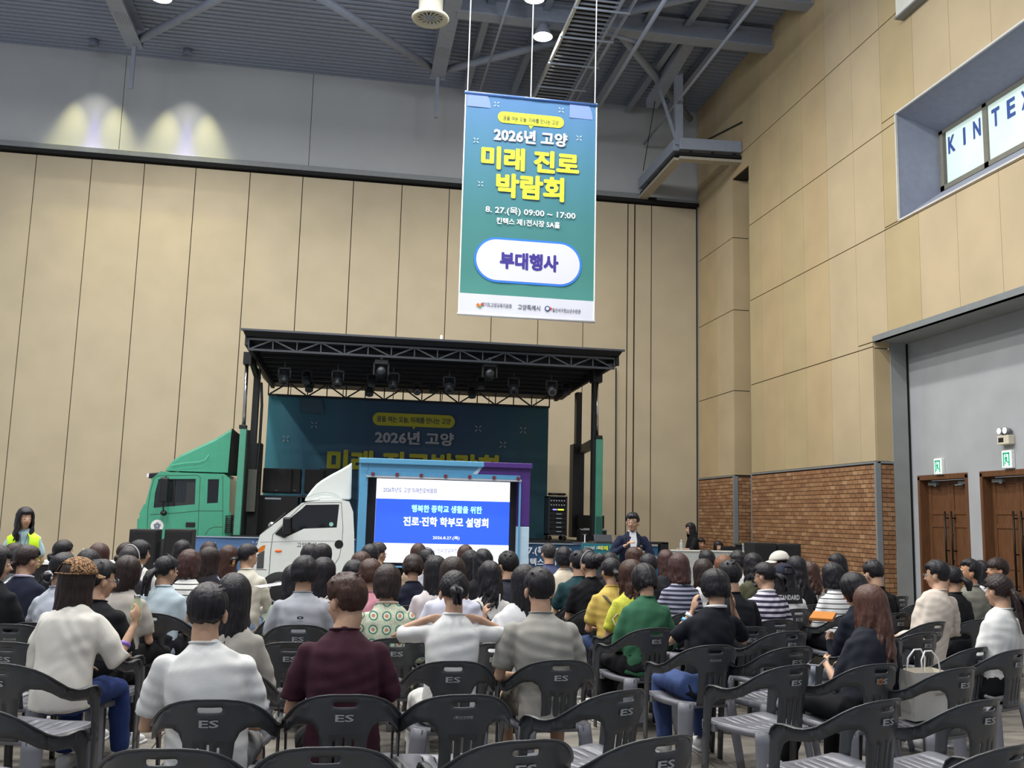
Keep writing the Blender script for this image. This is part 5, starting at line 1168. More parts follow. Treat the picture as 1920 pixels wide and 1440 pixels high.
def person(px, py, Y, style, hc, top, label, short, sex='f', rz=None, hy=0, hp=.12, w=1.0, lean=.06, pose='lap', L=1.0, sleeve='tee', bottom='23242a', shoe='d8d8d8', shorts=False, face=None, glasses=False, seated=True, z_top=None, chair_at=None, chair_kind='ES', collar=None, extras=None, cat='person', skin=SKIN, detail=None, zt=None, nochair=False, hood=None, hip=0.0):
    """px,py = top of the head in the photograph, Y = its distance into the hall"""
    global PEOPLE; PEOPLE += 1; w = 1+(w-1)*.5
    rg = random.Random(PEOPLE*7+1); top_w = onY(px, py, Y)
    male = sex == 'm'; hs = 1.0 if male else .95
    hair_pad = .010
    Zt = top_w[2]
    if rz is None: rz = max(-14, min(20, (top_w[0]-1.2)*3.2))
    r = math.radians(rz)
    zc = Zt-.125*hs-hair_pad*.5; zn = zc-.132*hs; zs = zn-.066     # head centre, neck base, shoulder line
    zp = .50 if seated else .92
    def yl(z): return -.055+max(0, z-zp)*math.tan(lean)+(.02*max(0, (z-zp)) if True else 0)
    hyo = yl(zn)+.035+.05*hp                                        # head centre forward of neck
    base = np.array([top_w[0]+math.sin(r)*hyo, top_w[1]-math.cos(r)*hyo, 0])
    ch = None
    if seated and not nochair:
        if chair_at is not None:
            ch, (cx, cy, cr) = chair_px(chair_at[0], chair_at[1], chair_at[2], 'dark grey plastic armchair under the '+short, chair_kind)
            off = (base-np.array([cx, cy, 0])); 
            if np.hypot(off[0], off[1]) < .35: base = np.array([cx, cy, 0])+off*.3; 
        else: ch = chair(base[0], base[1]-.01, r, 'dark grey plastic armchair under the '+short, 'ES')
    if ch is not None:
        top_w = onY(px, py, base[1]+.03*math.cos(r)+.01+lean*.5+.08*hp); Zt = top_w[2]; zc = Zt-.125*hs-hair_pad*.5; zn = zc-.132*hs; zs = zn-.066
    dx, dy = top_w[0]-base[0], top_w[1]-base[1]; cr_, sr_ = math.cos(-r), math.sin(-r)
    hxl, hyl = dx*cr_-dy*sr_, dx*sr_+dy*cr_
    H0 = np.array([hxl, hyl, zc])
    lx = lambda z: hxl*min(1, max(0, (z-zp)/(zn-zp)))*.9            # sideways lean
    ylean = (hyl-.035-.05*hp+.055)/(zn-zp)
    yl = lambda z: -.055+max(0, z-zp)*ylean
    e = empty('person', tuple(base), label, cat, 'people seated on the grey chairs' if seated and not str(short).startswith('seated') else None, r)
    vx = min(.02, max(.0075, .0016*Y)) if detail is None else detail
    Mh = np.eye(4); Mh[:3, :3] = rotm(hy, hp)*hs; piv = np.array([0, -.02, -.08])
    Mh[:3, 3] = H0+piv*hs*0-(Mh[:3, :3]@piv)*.0
    # --- skin
    sk = MB(); T = lambda p: Mh[:3, :3]@np.array(p)+Mh[:3, 3]
    sk.ball((0, -.012, .03), (.074, .092, .086), 16, 12, M=Mh); sk.ball((0, .022, -.022), (.060, .068, .084), 14, 10, M=Mh); sk.ball((0, .040, -.078), (.040, .042, .034), 12, 8, M=Mh)
    sk.tube([(0, .086, .008), (0, .098, -.010), (0, .106, -.028)], [.008, .010, .014], 8, .6, M=Mh); sk.ball((.03, .066, -.028), (.024, .02, .02), 8, 6, M=Mh); sk.ball((-.03, .066, -.028), (.024, .02, .02), 8, 6, M=Mh)
    for s in (-1, 1): sk.ball((s*.082, -.004, -.014), (.014, .021, .034), 8, 6, M=Mh)
    nb_ = np.array([lx(zn), yl(zn)-.005, zn-.06]); nr = .058*(1.06 if male else .9)*(1+.3*(w-1))
    sk.tube([nb_, nb_+[0, 0, .05], T((0, -.03, -.07)), T((0, -.025, -.02))], [nr*1.25, nr*1.02, nr*.95, nr*.9], 14, .3)
    sw = (.178 if male else .155)*w
    arms = {}
    for s in (-1, 1):
        S = np.array([lx(zs)+s*sw, yl(zs), zs-.034])
        if pose == 'lap': E = S+np.array([s*.055, .03, -.27]); Hn = np.array([s*.085+lx(.7)*.5, E[1]+.20, .63]); 
        elif pose == 'phone': E = S+np.array([s*.05, .05, -.26]); Hn = np.array([s*.06+lx(.7), E[1]+.20, E[2]+.10])
        elif pose == 'cross': E = S+np.array([s*.06, .05, -.25]); Hn = np.array([-s*.06, E[1]+.16, E[2]+.03])
        elif pose == 'neck': E = S+np.array([s*.175, .10, -.02]); Hn = T((s*.062, -.085, -.13))
        elif pose == 'face': E = S+np.array([s*.12, .10, -.14]); Hn = T((s*.125, .01, -.10))
        elif pose == 'bottle':
            if s > 0: E = S+np.array([.10, .07, -.24]); Hn = E+np.array([.03, .13, .20])
            else: E = S+np.array([s*.05, .03, -.27]); Hn = np.array([s*.08, E[1]+.2, .63])
        elif pose == 'pen':
            if s < 0: E = S+np.array([-.05, .10, -.22]); Hn = E+np.array([-.01, .07, .20])
            else: E = S+np.array([s*.05, .03, -.27]); Hn = np.array([s*.08, E[1]+.2, .63])
        elif pose == 'stand': E = S+np.array([s*.05, -.01, -.28]); Hn = E+np.array([-s*.02, .10, -.22])
        elif pose == 'armsback': E = S+np.array([s*.06, -.03, -.26]); Hn = np.array([s*.06, -.18, E[2]-.16])
        elif pose == 'mic':
            if s < 0: E = S+np.array([-.08, .08, -.24]); Hn = np.array([-.05, E[1]+.24, E[2]+.12])
            else: E = S+np.array([.10, .10, -.22]); Hn = np.array([-.02+lx(zs), E[1]+.20, E[2]+.26])
        elif pose == 'point': 
            if s < 0: E = S+np.array([-.06, .12, -.20]); Hn = E+np.array([-.02, .22, .02])
            else: E = S+np.array([s*.05, .03, -.27]); Hn = E+np.array([0, .18, -.08])
        fd = Hn-E; ln = np.linalg.norm(fd)
        if ln > .26: Hn = E+fd/ln*.25
        if ln < .2 and pose not in ('neck', 'face'): Hn = E+fd/ln*.23
        arms[s] = (S, E, Hn); ak = .94+.35*(w-1)*1.5 if w > 1 else .92
        if not male: ak *= .92
        sk.tube([S+[-s*.04, 0, -.005], S+[0, 0, -.006], (S+E)/2, E, E+(Hn-E)*.35, Hn], [.024*ak, .030*ak, .036*ak, .035*ak, .036*ak, .024*ak], 10, .4)
        fdir = (Hn-E)/np.linalg.norm(Hn-E)
        if pose == 'neck': fdir = np.array([-s, .0, -.10]); nn = (0, 1, 0); cu = .25
        elif pose == 'face': fdir = np.array([-s*.15, -.1, 1]); nn = (-s, 0, 0); cu = .35
        elif pose in ('phone', 'mic', 'cross', 'pen') or (pose == 'bottle' and s > 0): nn = (-s, .25, 0); cu = .75
        else: nn = (0, 0, -1); cu = .4
        if pose == 'bottle' and s > 0: fdir = np.array([.1, .2, 1.]); cu = .55; nn = (-.9, .3, 0)
        if pose == 'pen' and s < 0: cu = 1.0
        hand_mb(sk, Hn, fdir, nn, 1 if s > 0 else -1, cu, .95 if male else .88)
    sk.tube([arms[-1][0]+[.02, 0.005, -.02], nb_+[0, .01, -.05], arms[1][0]+[-.02, .005, -.02]], .034, 10, .5)
    sk.tube([nb_, nb_+[0, .01, -.10]], [.05, .06], 10, .5)
    # --- legs
    hw = .095*w; kn = {}; tr = MB()
    if seated:
        for s in (-1, 1):
            sp_ = rg.uniform(.02, .07); K = np.array([s*(hw+sp_), .36, .49]); A = K+np.array([s*rg.uniform(-.02, .03), rg.uniform(-.10, .08), -.41]); kn[s] = (K, A)
            th = .078*(1+.6*(w-1)); 
            if shorts:
                tr.tube([(s*hw, -.07, .50), (s*(hw+sp_*.7), .26, .505)], [th*1.08, th*.95], 12, 0.2); sk.tube([(s*hw*1.05, .1, .50), K, K+(A-K)*.4, A], [.062, .052, .05, .034], 10, .4)
            else: tr.tube([(s*hw, -.07, .50), (s*(hw+sp_*.6), .18, .508), K, K+(A-K)*.35, A+[0, 0, .03]], [th*1.08, th, .064, .066, .058], 12, .15)
        tr.tube([(-hw*.9, -.055, .495), (hw*.9, -.055, .495)], [(.095*w, .095*w)]*2, 12, .6); tr.tube([(0, -.06, .48), (0, -.06, .60)], [(.15*w, .12*w), (.135*w, .105*w)], 14, .2, up=(1, 0, 0))
    else:
        for s in (-1, 1):
            K = np.array([s*.10, .01, .49]); A = np.array([s*.11, 0, .08]); kn[s] = (K, A)
            tr.tube([(s*.085, 0, .92), (s*.095, .0, .7), K, A], [.095, .082, .062, .055], 12, .15)
        tr.tube([(0, 0, .86), (0, -.01, 1.0)], [(.155*w, .115), (.14*w, .10)], 14, .3, up=(1, 0, 0))
    blob('skin_body', sk, skin, vx, 3, e)
    if bottom: blob('trousers' if not shorts else 'shorts', tr, cloth_mat(bottom), max(.015, vx), 4, e, folds=.004, seed=PEOPLE)
    for s in (-1, 1):
        K, A = kn[s]; link('shoe', shoe_mesh(shoe), e, loc=(A[0], A[1]+.02, 0), rot=(0, 0, -s*.12))
    # --- top garment
    tp = MB(); tw = w*(1.0 if male else .90)
    zz = [zp-.06, zp+.05, (zp+zs)/2-.03, zs-.13, zs-.045, zs+.01, zn-.026, zn+.0, zn+.016]
    rx = [.172, .168, .162, .172, .168, .138, .098, .072, .064]; ry = [.132, .125, .114, .120, .112, .096, .080, .068, .062]
    if style_loose := (top.startswith('~')): top_ = top[1:]; rx = [a+.018 for a in rx[:5]]+rx[5:]; ry = [a+.018 for a in ry[:5]]+ry[5:]
    else: top_ = top
    ck = 1.0 if male else .94
    tp.tube([(lx(z), yl(z)-(.012 if 0 < i < 5 else 0), z) for i, z in enumerate(zz)], [((a*tw) if i < 6 else a*(1+.25*(w-1)), b*(tw if i < 5 else 1)*ck) for i, (a, b) in enumerate(zip(rx, ry))], 20, .12, up=(1, 0, 0))
    for s in (-1, 1):
        S, E, Hn = arms[s]; lk = (.061 if male else .053)*(1+.5*(w-1)); lz = .012 if style_loose else 0
        tp.ball(S+[-s*.02, 0, -.004], (lk*1.0, lk*.98, lk*.95), 12, 8)
        if sleeve == 'tee': tp.tube([S+[-s*.03, 0, .005], S+(E-S)*.4, S+(E-S)*.80], [lk, lk*1.0+lz, lk*.98+lz], 12, 0)
        elif sleeve == 'long': tp.tube([S+[-s*.03, 0, .005], S+(E-S)*.5, E, E+(Hn-E)*.4, E+(Hn-E)*.93], [lk, lk*.95+lz, lk*.86+lz, lk*.78+lz, lk*.58], 12, 0)
        elif sleeve == 'half': tp.tube([S+[-s*.03, 0, .005], S+(E-S)*.5, E, E+(Hn-E)*.25], [lk, lk*1.05+lz, lk*1.02+lz, lk*.92+lz], 12, 0)
        elif sleeve == 'cap': tp.tube([S+[-s*.03, 0, .005], S+(E-S)*.45], [lk, lk*1.0], 12, 0)
    blob('top' if sleeve != 'jacket' else 'jacket', tp, cloth_mat(top_), max(.011, vx*1.2), 5, e, folds=.0045 if Y < 9 else .006, seed=PEOPLE*3)
    # neckline ribbing
    cc = MB(); R0 = .063*(1+.3*(w-1))*(1.0 if male else .95); n = 20; zq = zn+.006
    P_ = [(lx(zn)+R0*math.cos(a), yl(zn)+R0*.98*math.sin(a), zq+.010*(-math.sin(a))) for a in np.linspace(0, 2*PI, n)]
    if collar:
        cc.tube(P_, [(.012, .020)]*n, 6, 0, up=(0, 0, 1)); obj('collar', cc, cloth_mat(collar), e, smooth=True)
    else: cc.tube(P_, [(.006, .012)]*n, 6, 0, up=(0, 0, 1)); obj('neckband', cc, cloth_mat(top_), e, smooth=True)
    # --- hair
    blob('hair', hair_mb(style, L, Mh, rg), hair_mat(hc), min(.013, max(.0062, vx*.62)), 1, e, folds=.0022, seed=PEOPLE+500)
    # --- face
    M4 = Matrix([list(Mh[i]) for i in range(4)])
    def put(name, me, p, sx=1):
        o = link(name, me, e); o.matrix_local = M4 @ Matrix.Translation(p) @ Matrix.Rotation(-p[0]*6, 4, 'Z'); return o
    if face or face is None:
        for s in (-1, 1): put('eye', EYE_ME, (s*.030, .0795, .010)); put('eyebrow', BROW_ME, (s*.031, .084, .030))
        put('mouth', MOUTH_ME, (0, .088, -.056))
    if glasses:
        g = MB()
        for s in (-1, 1):
            P_ = [(s*.031+.022*math.cos(a), .098, .008+.018*math.sin(a)) for a in np.linspace(0, 2*PI, 17)]; g.tube(P_, .0022, 5, 0, M=Mh)
            g.tube([(s*.053, .096, .012), (s*.078, .03, .012), (s*.080, -.01, .006)], .0022, 5, 0, M=Mh)
        g.tube([(-.009, .099, .01), (.009, .099, .01)], .002, 5, 0, M=Mh)
        obj('glasses', g, GLM if glasses == 'm' else GLF, e, smooth=True)
    ctx = dict(e=e, Mh=Mh, M4=M4, T=T, arms=arms, lx=lx, yl=yl, zs=zs, zn=zn, zp=zp, w=w, r=r, base=base, H0=H0, tw=tw, Y=Y, px=px)
    if extras:
        for x in extras: x(ctx)
    return ctx
def to_world(ctx, p):
    c_, s_ = math.cos(ctx['r']), math.sin(ctx['r']); b = ctx['base']; p = np.array(p)
    return np.array([b[0]+p[0]*c_-p[1]*s_, b[1]+p[0]*s_+p[1]*c_, p[2]])
# extras -------------------------------------------------------------
def x_cap(matspec, back=False, brim_w=.07):
    def f(c):
        mb = MB(); V = []; n1, n2 = 8, 24
        for i in range(n1+1):
            th = i/n1*1.45
            for j in range(n2):
                ph = 2*PI*j/n2; V.append((.112*math.sin(th)*math.cos(ph), -.012+.131*math.sin(th)*math.sin(ph), .030+.122*math.cos(th)))
        F = [(i*n2+j, i*n2+(j+1) % n2, (i+1)*n2+(j+1) % n2, (i+1)*n2+j) for i in range(n1) for j in range(n2)]
        V = np.array(V)@c['Mh'][:3, :3].T+c['Mh'][:3, 3]; F = [q for q in F if not (q[0]//n2 >= 5 and 16 <= q[0] % n2 <= 19)]
        o = solid('cap_crown', V, F, cloth_mat(matspec), .004, c['e'], smooth=True)
        bm_ = MB(); V = []
        for i in range(5):
            for j in range(13):
                a = (j/12-.5)*2.3; rr = 1+.62*(i/4)*math.cos(a*.62)**1.2
                V.append((.109*math.sin(a)*(1+.12*i/4), -.010+.127*math.cos(a)*rr*1.0, .047-.02*(i/4)-.012*(j/12*2-1)**2))
        V = np.array(V)@c['Mh'][:3, :3].T+c['Mh'][:3, 3]
        solid('cap_visor', V, [(i*13+j, i*13+j+1, (i+1)*13+j+1, (i+1)*13+j) for i in range(4) for j in range(12)], cloth_mat(matspec), .004, c['e'], smooth=True)
        st = MB().tube([(.06*math.sin(a)*1.9, -.014-.133*math.cos(a), .046) for a in np.linspace(-1, 1, 11)], [(.004, .011)]*11, 6, 0, up=(0, 0, 1), M=c['Mh']); obj('cap_strap', st, cloth_mat(matspec), c['e'], smooth=True)
    return f
def x_headband(col, y=.02, r=.003, style='band'):
    def f(c):
        mb = MB().tube([(.106*math.cos(a), y-.03*math.sin(a), .026+.122*math.sin(a)) for a in np.linspace(-.25, PI+.25, 19)], r, 6, .3, M=c['Mh']); obj('hair_band', mb, mat('band_'+col, col, .4), c['e'], smooth=True)
        if style == 'phones':
            for s in (-1, 1): obj('ear_cup', MB().ball((s*.10, 0, -.01), (.018, .032, .036), 10, 8, M=c['Mh']), mat('band_'+col, col, .4), c['e'], smooth=True)
    return f
def x_scrunchie(col, p=(0, -.135, .005), r=.03):
    def f(c): obj('hair_tie', MB().tube([(p[0]+r*math.cos(a), p[1]-.004, p[2]+r*math.sin(a)) for a in np.linspace(0, 2*PI, 15)], [.012+.003*(k % 2) for k in range(15)], 7, 0, M=c['Mh']), cloth_mat(col) if ':' in col else mat('tie_'+col, col, .7), c['e'], smooth=True)
    return f
def x_strap(col, s0=1, w=.022, name='bag_strap'):
    def f(c):
        S = c['arms'][s0][0]; P_ = []
        k = c['tw']
        for t in np.linspace(0, 1, 12):
            z = S[2]+.052-(S[2]+.05-.56)*t; x = (S[0]-s0*.04)*(1-t)+(-s0*.13*k)*t
            yb = c['yl'](z)-.012-(.075+.075*min(1, (S[2]+.05-z)/.10))*k*.94*math.sqrt(max(0.05, 1-(x/(.20*k))**2))-.012
            P_.append((x, yb if t > 0 else c['yl'](z)-.03, z))
        obj(name, MB().tube(P_, [(.003, w/2)]*12, 6, 0, up=(0, 1, 0)), mat('strap_'+col, col, .7), c['e'], smooth=True)
    return f
def x_wrist(col, s, t=.88, w=.012):
    def f(c):
        S, E, H = c['arms'][s]; d = (H-E)/np.linalg.norm(H-E); p = E+(H-E)*t; obj('wristband', MB().tube([p-d*w, p+d*w], .034, 14, 0), mat('wrist_'+col, col, .4), c['e'], smooth=True)
    return f
def x_clip(col, p=(0, -.08, .11)):
    def f(c): obj('hair_clip', MB().tube([(p[0]-.03, p[1], p[2]), (p[0], p[1]-.008, p[2]+.008), (p[0]+.03, p[1], p[2])], .006, 6, .4, M=c['Mh']), mat('clip_'+col, col, .3, .5), c['e'], smooth=True)
    return f
def x_sunglasses(c):
    g = MB()
    for s in (-1, 1): g.ball((s*.032, .055, .125), (.028, .012, .018), 10, 6, M=c['Mh']); g.tube([(s*.058, .055, .125), (s*.09, -.03, .07)], .003, 5, 0, M=c['Mh'])
    obj('sunglasses', g, M_DGLASS, c['e'], smooth=True)
def x_backtext(txt, w, h, z, col, disc=None):
    def f(c):
        y = c['yl'](z)-.012-.118*c['tw']-.016
        if disc: obj('printed_patch', MB().add([(disc[0]*math.cos(a)*1.0, y+.004, z+disc[1]+disc[0]*math.sin(a)) for a in np.linspace(0, PI, 20)], [tuple(range(20))]), flat('patch_black', '1b1b1d'), c['e'])
        text(txt, (0, y, z), w, h, mat('print_'+col, col, .6, var=0), c['e'], bold=.03)
    return f
# ------------------------------------------------------------------ the audience, nearest rows first
R_ = math.radians
P_ = person
p1 = P_(392, 1097, 4.55, 'fade', 'k', 'd3d4d2', 'man in white tee seen from behind, front centre-left', 'man in white tee, front left', 'm', rz=0, w=1.14, chair_at=(395, 1312, 0), bottom='6e6f70', shorts=True, hp=.1)
P_(650, 1077, 4.6, 'short', 'b', '3a1c28', 'person in maroon top with short brown hair looking left', 'person in maroon top', 'm', rz=0, w=1.02, hy=.75, hp=.2, chair_at=(648, 1303, 0), sleeve='tee', bottom='1b1a1e')
P_(1012, 1067, 5.55, 'short', 'k', '98968f', 'man in plain grey tee with short black hair', 'man in plain grey tee', 'm', rz=2, w=1.14, chair_at=(1052, 1238, 3), bottom='5b574e', shorts=True, hp=.12)
P_(852, 1073, 5.55, 'pony', 'k', 'd9dad8', 'woman in white tee, low ponytail, both hands behind her neck', 'woman with hands behind her neck', 'f', rz=0, pose='neck', L=.55, chair_at=(850, 1240, 0), w=1.08, hp=.3, bottom='c9c9c6')
P_(1630, 1100, 5.45, 'wavy', 'w', '20232c', 'woman with long wavy red-brown hair and black puff-sleeve blouse', 'woman with wavy red-brown hair', 'f', rz=12, w=1.12, L=1.05, sleeve='half', chair_at=(1650, 1245, 15), chair_kind='85', pose='phone', bottom='16171b')
def x_bottle(c):
    S, E, H = c['arms'][1]; p = to_world(c, H+np.array([-.02, .055, .06]))
    e = thing('drink_bottle', 'pale green drink bottle raised in the cap wearer hand', 'bottle', tuple(p-np.array([0, 0, .05])))
    obj('bottle', lathe(MB(), [(0, 0), (.032, 0), (.034, .02), (.034, .10), (.020, .135), (.019, .15)], 18), mat('bottle_green', 'c3cda6', .2, alpha=.9), e, smooth=True); obj('cap', MB().cyl((0, 0, .15), (0, 0, .165), .021, 16), M_CHROME, e, smooth=True)
P_(150, 1050, 6.15, 'long', 'd', '~d8d5cd', 'woman in leopard print cap and loose white blouse holding a bottle', 'woman in leopard print cap', 'f', rz=-14, hy=-.35, hp=.05, L=.75, w=1.12, pose='bottle', sleeve='half', chair_at=(125, 1202, -12), bottom='26386b', shoe='e6e6e2', extras=[x_cap('leopard:a98058:3b2a1d:1.7'), x_wrist('7a5ab0', 1, .45), x_bottle])
P_(440, 1080, 5.45, 'long', 'k', 'a7a49c', 'woman with long straight black hair in grey tweed jacket', 'woman in grey tweed jacket', 'f', rz=0, L=.85, w=1.0, sleeve='half', hp=.12, bottom='2a2a2e')
P_(1340, 1070, 6.2, 'bob', 'k', '14161f', 'woman in black tee with white collar, hands at her face', 'woman with white collar', 'f', rz=6, w=1.12, pose='face', L=.35, chair_at=(1340, 1210, 10), chair_kind='KR', collar='e2e4e6', bottom='3d4f7c', shoe='cfd0d2', hp=.18, extras=[x_wrist('e4e6e6', -1, .9), x_wrist('58a9d8', -1, .72)])
P_(1870, 1077, 6.25, 'pony', 'd', 'd4d4d2', 'woman in white cable-knit top with long brown ponytail', 'woman in white cable-knit', 'f', rz=20, hy=-.05, L=1.5, w=1.1, sleeve='half', chair_at=(1905, 1218, 25), bottom='1b1c20')
P_(727, 1062, 6.5, 'bob', 'd', 'granny:cfd2c0:2a6e66', 'woman in green floral granny-square blouse with dark bob', 'woman in floral granny-square blouse', 'f', rz=0, L=.8, w=1.1, sleeve='half', chair_at=(745, 1197, 0), collar='d9c3ae', hp=.25, bottom='5a5148')
P_(985, 1063, 6.5, 'long', 'k', 'd5d6d8', 'woman with long straight black hair in white tee holding a pen', 'woman in white tee holding a pen', 'f', rz=0, L=.9, pose='pen', sleeve='tee', chair_at=(930, 1207, 0), bottom='2d2e33')
P_(1208, 1060, 7.1, 'bob', 'k', '35644a', 'woman in green blouse with black bob, head bowed', 'woman in green blouse', 'f', rz=8, w=1.25, L=.6, sleeve='half', chair_at=(1230, 1178, 12), hp=.5, bottom='15161a')
P_(1600, 1077, 6.8, 'bob', 'k', '151a26', 'woman with glossy black bob in navy top reading an orange tablet', 'woman reading an orange tablet', 'f', rz=14, hy=.3, hp=.45, L=.6, pose='phone', sleeve='long', bottom='9fa6b4')
P_(572, 1045, 7.2, 'bob', 'k', 'a3a6ad', 'person with black bob in light grey raglan tee', 'person in light grey raglan tee', 'm', rz=0, w=1.05, L=.25, chair_at=(560, 1172, 0), sleeve='tee', bottom='3a3b3f', extras=[x_backtext('o', .05, .022, .84, '2a2a30')])
P_(242, 1045, 7.7, 'bob', 'd', 'a8a29b', 'woman with dark brown bob in beige-grey knit tee', 'woman in beige-grey knit', 'f', rz=-16, w=1.12, L=1.1, chair_at=(285, 1150, -20), bottom='131317', hy=-.2)
P_(192, 1052, 6.75, 'short', 'k', '16171b', 'person in black tee and glasses facing right beside the leopard cap', 'person in black tee beside the leopard cap', 'm', rz=-14, hy=-.7, glasses='m', hp=.15, bottom='1b1b1f')
P_(55, 1023, 8.3, 'lowbun', 'd', '1d2133', 'woman with low bun in navy jacket on the left', 'woman in navy jacket with low bun', 'f', rz=-14, hy=-.5, w=1.1, sleeve='long', chair_at=(40, 1128, -6), chair_kind='KR', collar='b9b4c8')
P_(122, 1037, 7.5, 'lowbun', 'k', 'c3c9d4', 'woman in pale shirt with patterned scrunchie behind the leopard cap', 'woman with patterned scrunchie', 'f', rz=-12, hy=-.3, extras=[x_scrunchie('lace:7b7d85:d9d9dc', (0, -.14, -.06), .034)])
P_(168, 1033, 8.6, 'bob', 'k', '25262c', 'person with black hair behind the leopard cap peak', 'person behind the leopard cap peak', 'f', L=.7)
P_(30, 1019, 9.4, 'bun', 'd', '4a5358', 'woman with small bun and green hair tie in slate top', 'woman with green hair tie', 'f', rz=-12, hy=-.4, extras=[x_scrunchie('c5d84a', (0, -.125, 0), .026)])
P_(-2, 1026, 7.4, 'bob', 'k', '17181c', 'person facing right cut off by the left edge of the photo', 'person cut off by the left edge', 'f', rz=-10, hy=-1.2)
P_(44, 1030, 9.0, 'bob', 'k', 'dots:d5d5d2:3f4248', 'person in white blouse with dark dots behind the navy jacket', 'person in dotted white blouse', 'f', w=1.05, L=.6)
P_(121, 1013, 10.2, 'lowbun', 'k', '1c1d22', 'woman with black hair tied low in front of the beige wall', 'woman with low tied black hair', 'f', rz=-10, hy=-.4)
P_(188, 1021, 10.3, 'medium', 'r', '25252a', 'woman with red-brown hair near the white side table', 'woman near the white side table', 'f', hy=-.2)
P_(315, 1043, 8.3, 'pony', 'k', 'b4c4cd', 'woman in light blue shirt with side ponytail and black headband', 'woman in light blue shirt', 'f', rz=-12, hy=-.6, L=1.1, w=1.12, chair_at=(325, 1132, -5), extras=[x_headband('17181b', 0, .004), x_clip('d89a8c', (-.04, -.07, .09))])
P_(357, 1033, 8.9, 'bob', 'r', 'thin:dcdcd8:2e2f33', 'woman with red-brown bob in white top with thin stripes', 'woman in thin-striped white top', 'f', L=1.0, w=1.1, hy=-.15)
P_(395, 1028, 9.6, 'long', 'd', '211f25', 'woman with long dark brown hair in black jacket facing right', 'woman in black jacket facing right', 'f', L=.7, hy=-.8, w=1.1, sleeve='long')
P_(430, 1025, 10.2, 'long', 'b', 'vert:b8c6d8:7f94b4', 'woman with long brown hair in pale blue striped shirt', 'woman in pale blue striped shirt', 'f', L=.8, hy=-.2)
P_(467, 1020, 9.6, 'lowbun', 'k', 'cfcabb', 'woman in cream cardigan with orange scrunchie facing right', 'woman with orange scrunchie', 'f', rz=-4, hy=-1.0, w=1.08, sleeve='long', chair_at=(452, 1106, -12), bottom='8fa0bc', extras=[x_scrunchie('b58246', (0, -.15, -.07), .03)])
P_(343, 1015, 11.2, 'long', 'k', '1c1c21', 'woman with long black hair in front of the inner left loudspeaker', 'woman before the inner left loudspeaker', 'f', L=.7)
P_(393, 1018, 11.3, 'medium', 'd', '33343a', 'woman with sunglasses on her hair by the stage skirt', 'woman with sunglasses on hair by the skirt', 'f', L=.7, extras=[x_sunglasses])
P_(265, 1015, 10.2, 'bob', 'k', 'vert:d6d4d0:2c2c31', 'woman facing right in black and white striped shirt', 'woman facing right in striped shirt', 'f', hy=-1.15, L=.3, w=1.05, sleeve='long')
P_(246, 1025, 9.4, 'lowbun', 'g', '2b2c31', 'woman with grey-black hair and white hairband', 'woman with white hairband', 'f', hy=-.3, extras=[x_headband('d9d9d6', 0, .004), ])
P_(238, 1018, 11.0, 'lowbun', 'd', '2b2c31', 'person with dark hair behind the white hairband', 'person behind the white hairband', 'f', hy=-.2)
P_(582, 1023, 10.4, 'bob', 'k', 'd6d6d4', 'person with black hair in front of the white truck door, left of a pair', 'person before the truck door, left of a pair', 'f', L=.4)
P_(606, 1022, 9.8, 'bob', 'k', 'd9dadb', 'woman facing right in white puff blouse before the truck door', 'woman in white puff blouse', 'f', hy=-.9, L=.3, sleeve='tee')
P_(608, 1048, 7.9, 'long', 'k', 'lace:d4d2cf:b4b2b0', 'woman with long black hair in white lace blouse', 'woman in white lace blouse', 'f', L=.75, hy=-.1)
P_(552, 1062, 8.1, 'medium', 'k', 'lace:9fb39a:56705c', 'person in pale green patterned top beside the grey raglan tee', 'person in pale green patterned top', 'f', rz=4, pose='armsback')
P_(678, 1037, 9.0, 'bob', 'b', '2f2c33', 'person with brown hair left of the big screen, rear one', 'person left of the screen, rear', 'f', L=.6)
P_(665, 1053, 8.0, 'bob', 'k', '38343c', 'person with black hair behind the maroon top', 'person behind the maroon top', 'f', L=.5)
P_(696, 1051, 7.7, 'bob', 'b', 'cf8f9c', 'woman in pink collar between maroon top and floral blouse', 'woman in pink top', 'f', L=.4, hp=.25)
P_(694, 1023, 10.4, 'bob', 'k', '1f2026', 'person with black hair at the lower left corner of the screen', 'person at the screen corner', 'f', L=.4)
P_(711, 1018, 11.3, 'short', 'g', '2d2e35', 'man with grey-black hair and glasses facing right by the screen', 'man with glasses by the screen', 'm', hy=-1.0, glasses='m')
P_(785, 1021, 11.4, 'long', 'b', 'b49f88', 'woman with long brown hair and beige top in front of the screen', 'woman in beige top before the screen', 'f', L=.6)
P_(800, 1030, 9.8, 'bun', 'k', 'a2a3ab', 'woman with tied-up black hair and grey tee before the screen', 'woman in grey tee before the screen', 'f', L=.5, hy=.3, hp=.25, extras=[x_headband('20222c', 0, .004)])
P_(775, 1042, 9.0, 'bob', 'd', '15182a', 'person in navy top under the woman in beige', 'person in navy top near the screen', 'f', L=.3, hp=.4)
P_(818, 1045, 7.9, 'long', 'k', 'ccc6c8', 'woman with long black hair in off-white blouse, left of centre', 'woman in off-white blouse', 'f', L=.6, w=1.05, sleeve='half')
P_(850, 1047, 7.1, 'medium', 'd', 'cfd0e0', 'woman in lavender-white blouse in front of the screen', 'woman in lavender-white blouse', 'f', L=.8, w=1.25, sleeve='half')
P_(873, 1024, 11.3, 'bob', 'b', '3a3a40', 'person with brown hair against the screen lower right, behind', 'person against the screen, rear right', 'f', L=.5)
P_(882, 1034, 10.0, 'long', 'k', '1a1b22', 'person with long black hair against the screen, left of a pair', 'long-haired person, left of the screen pair', 'f', L=.4)
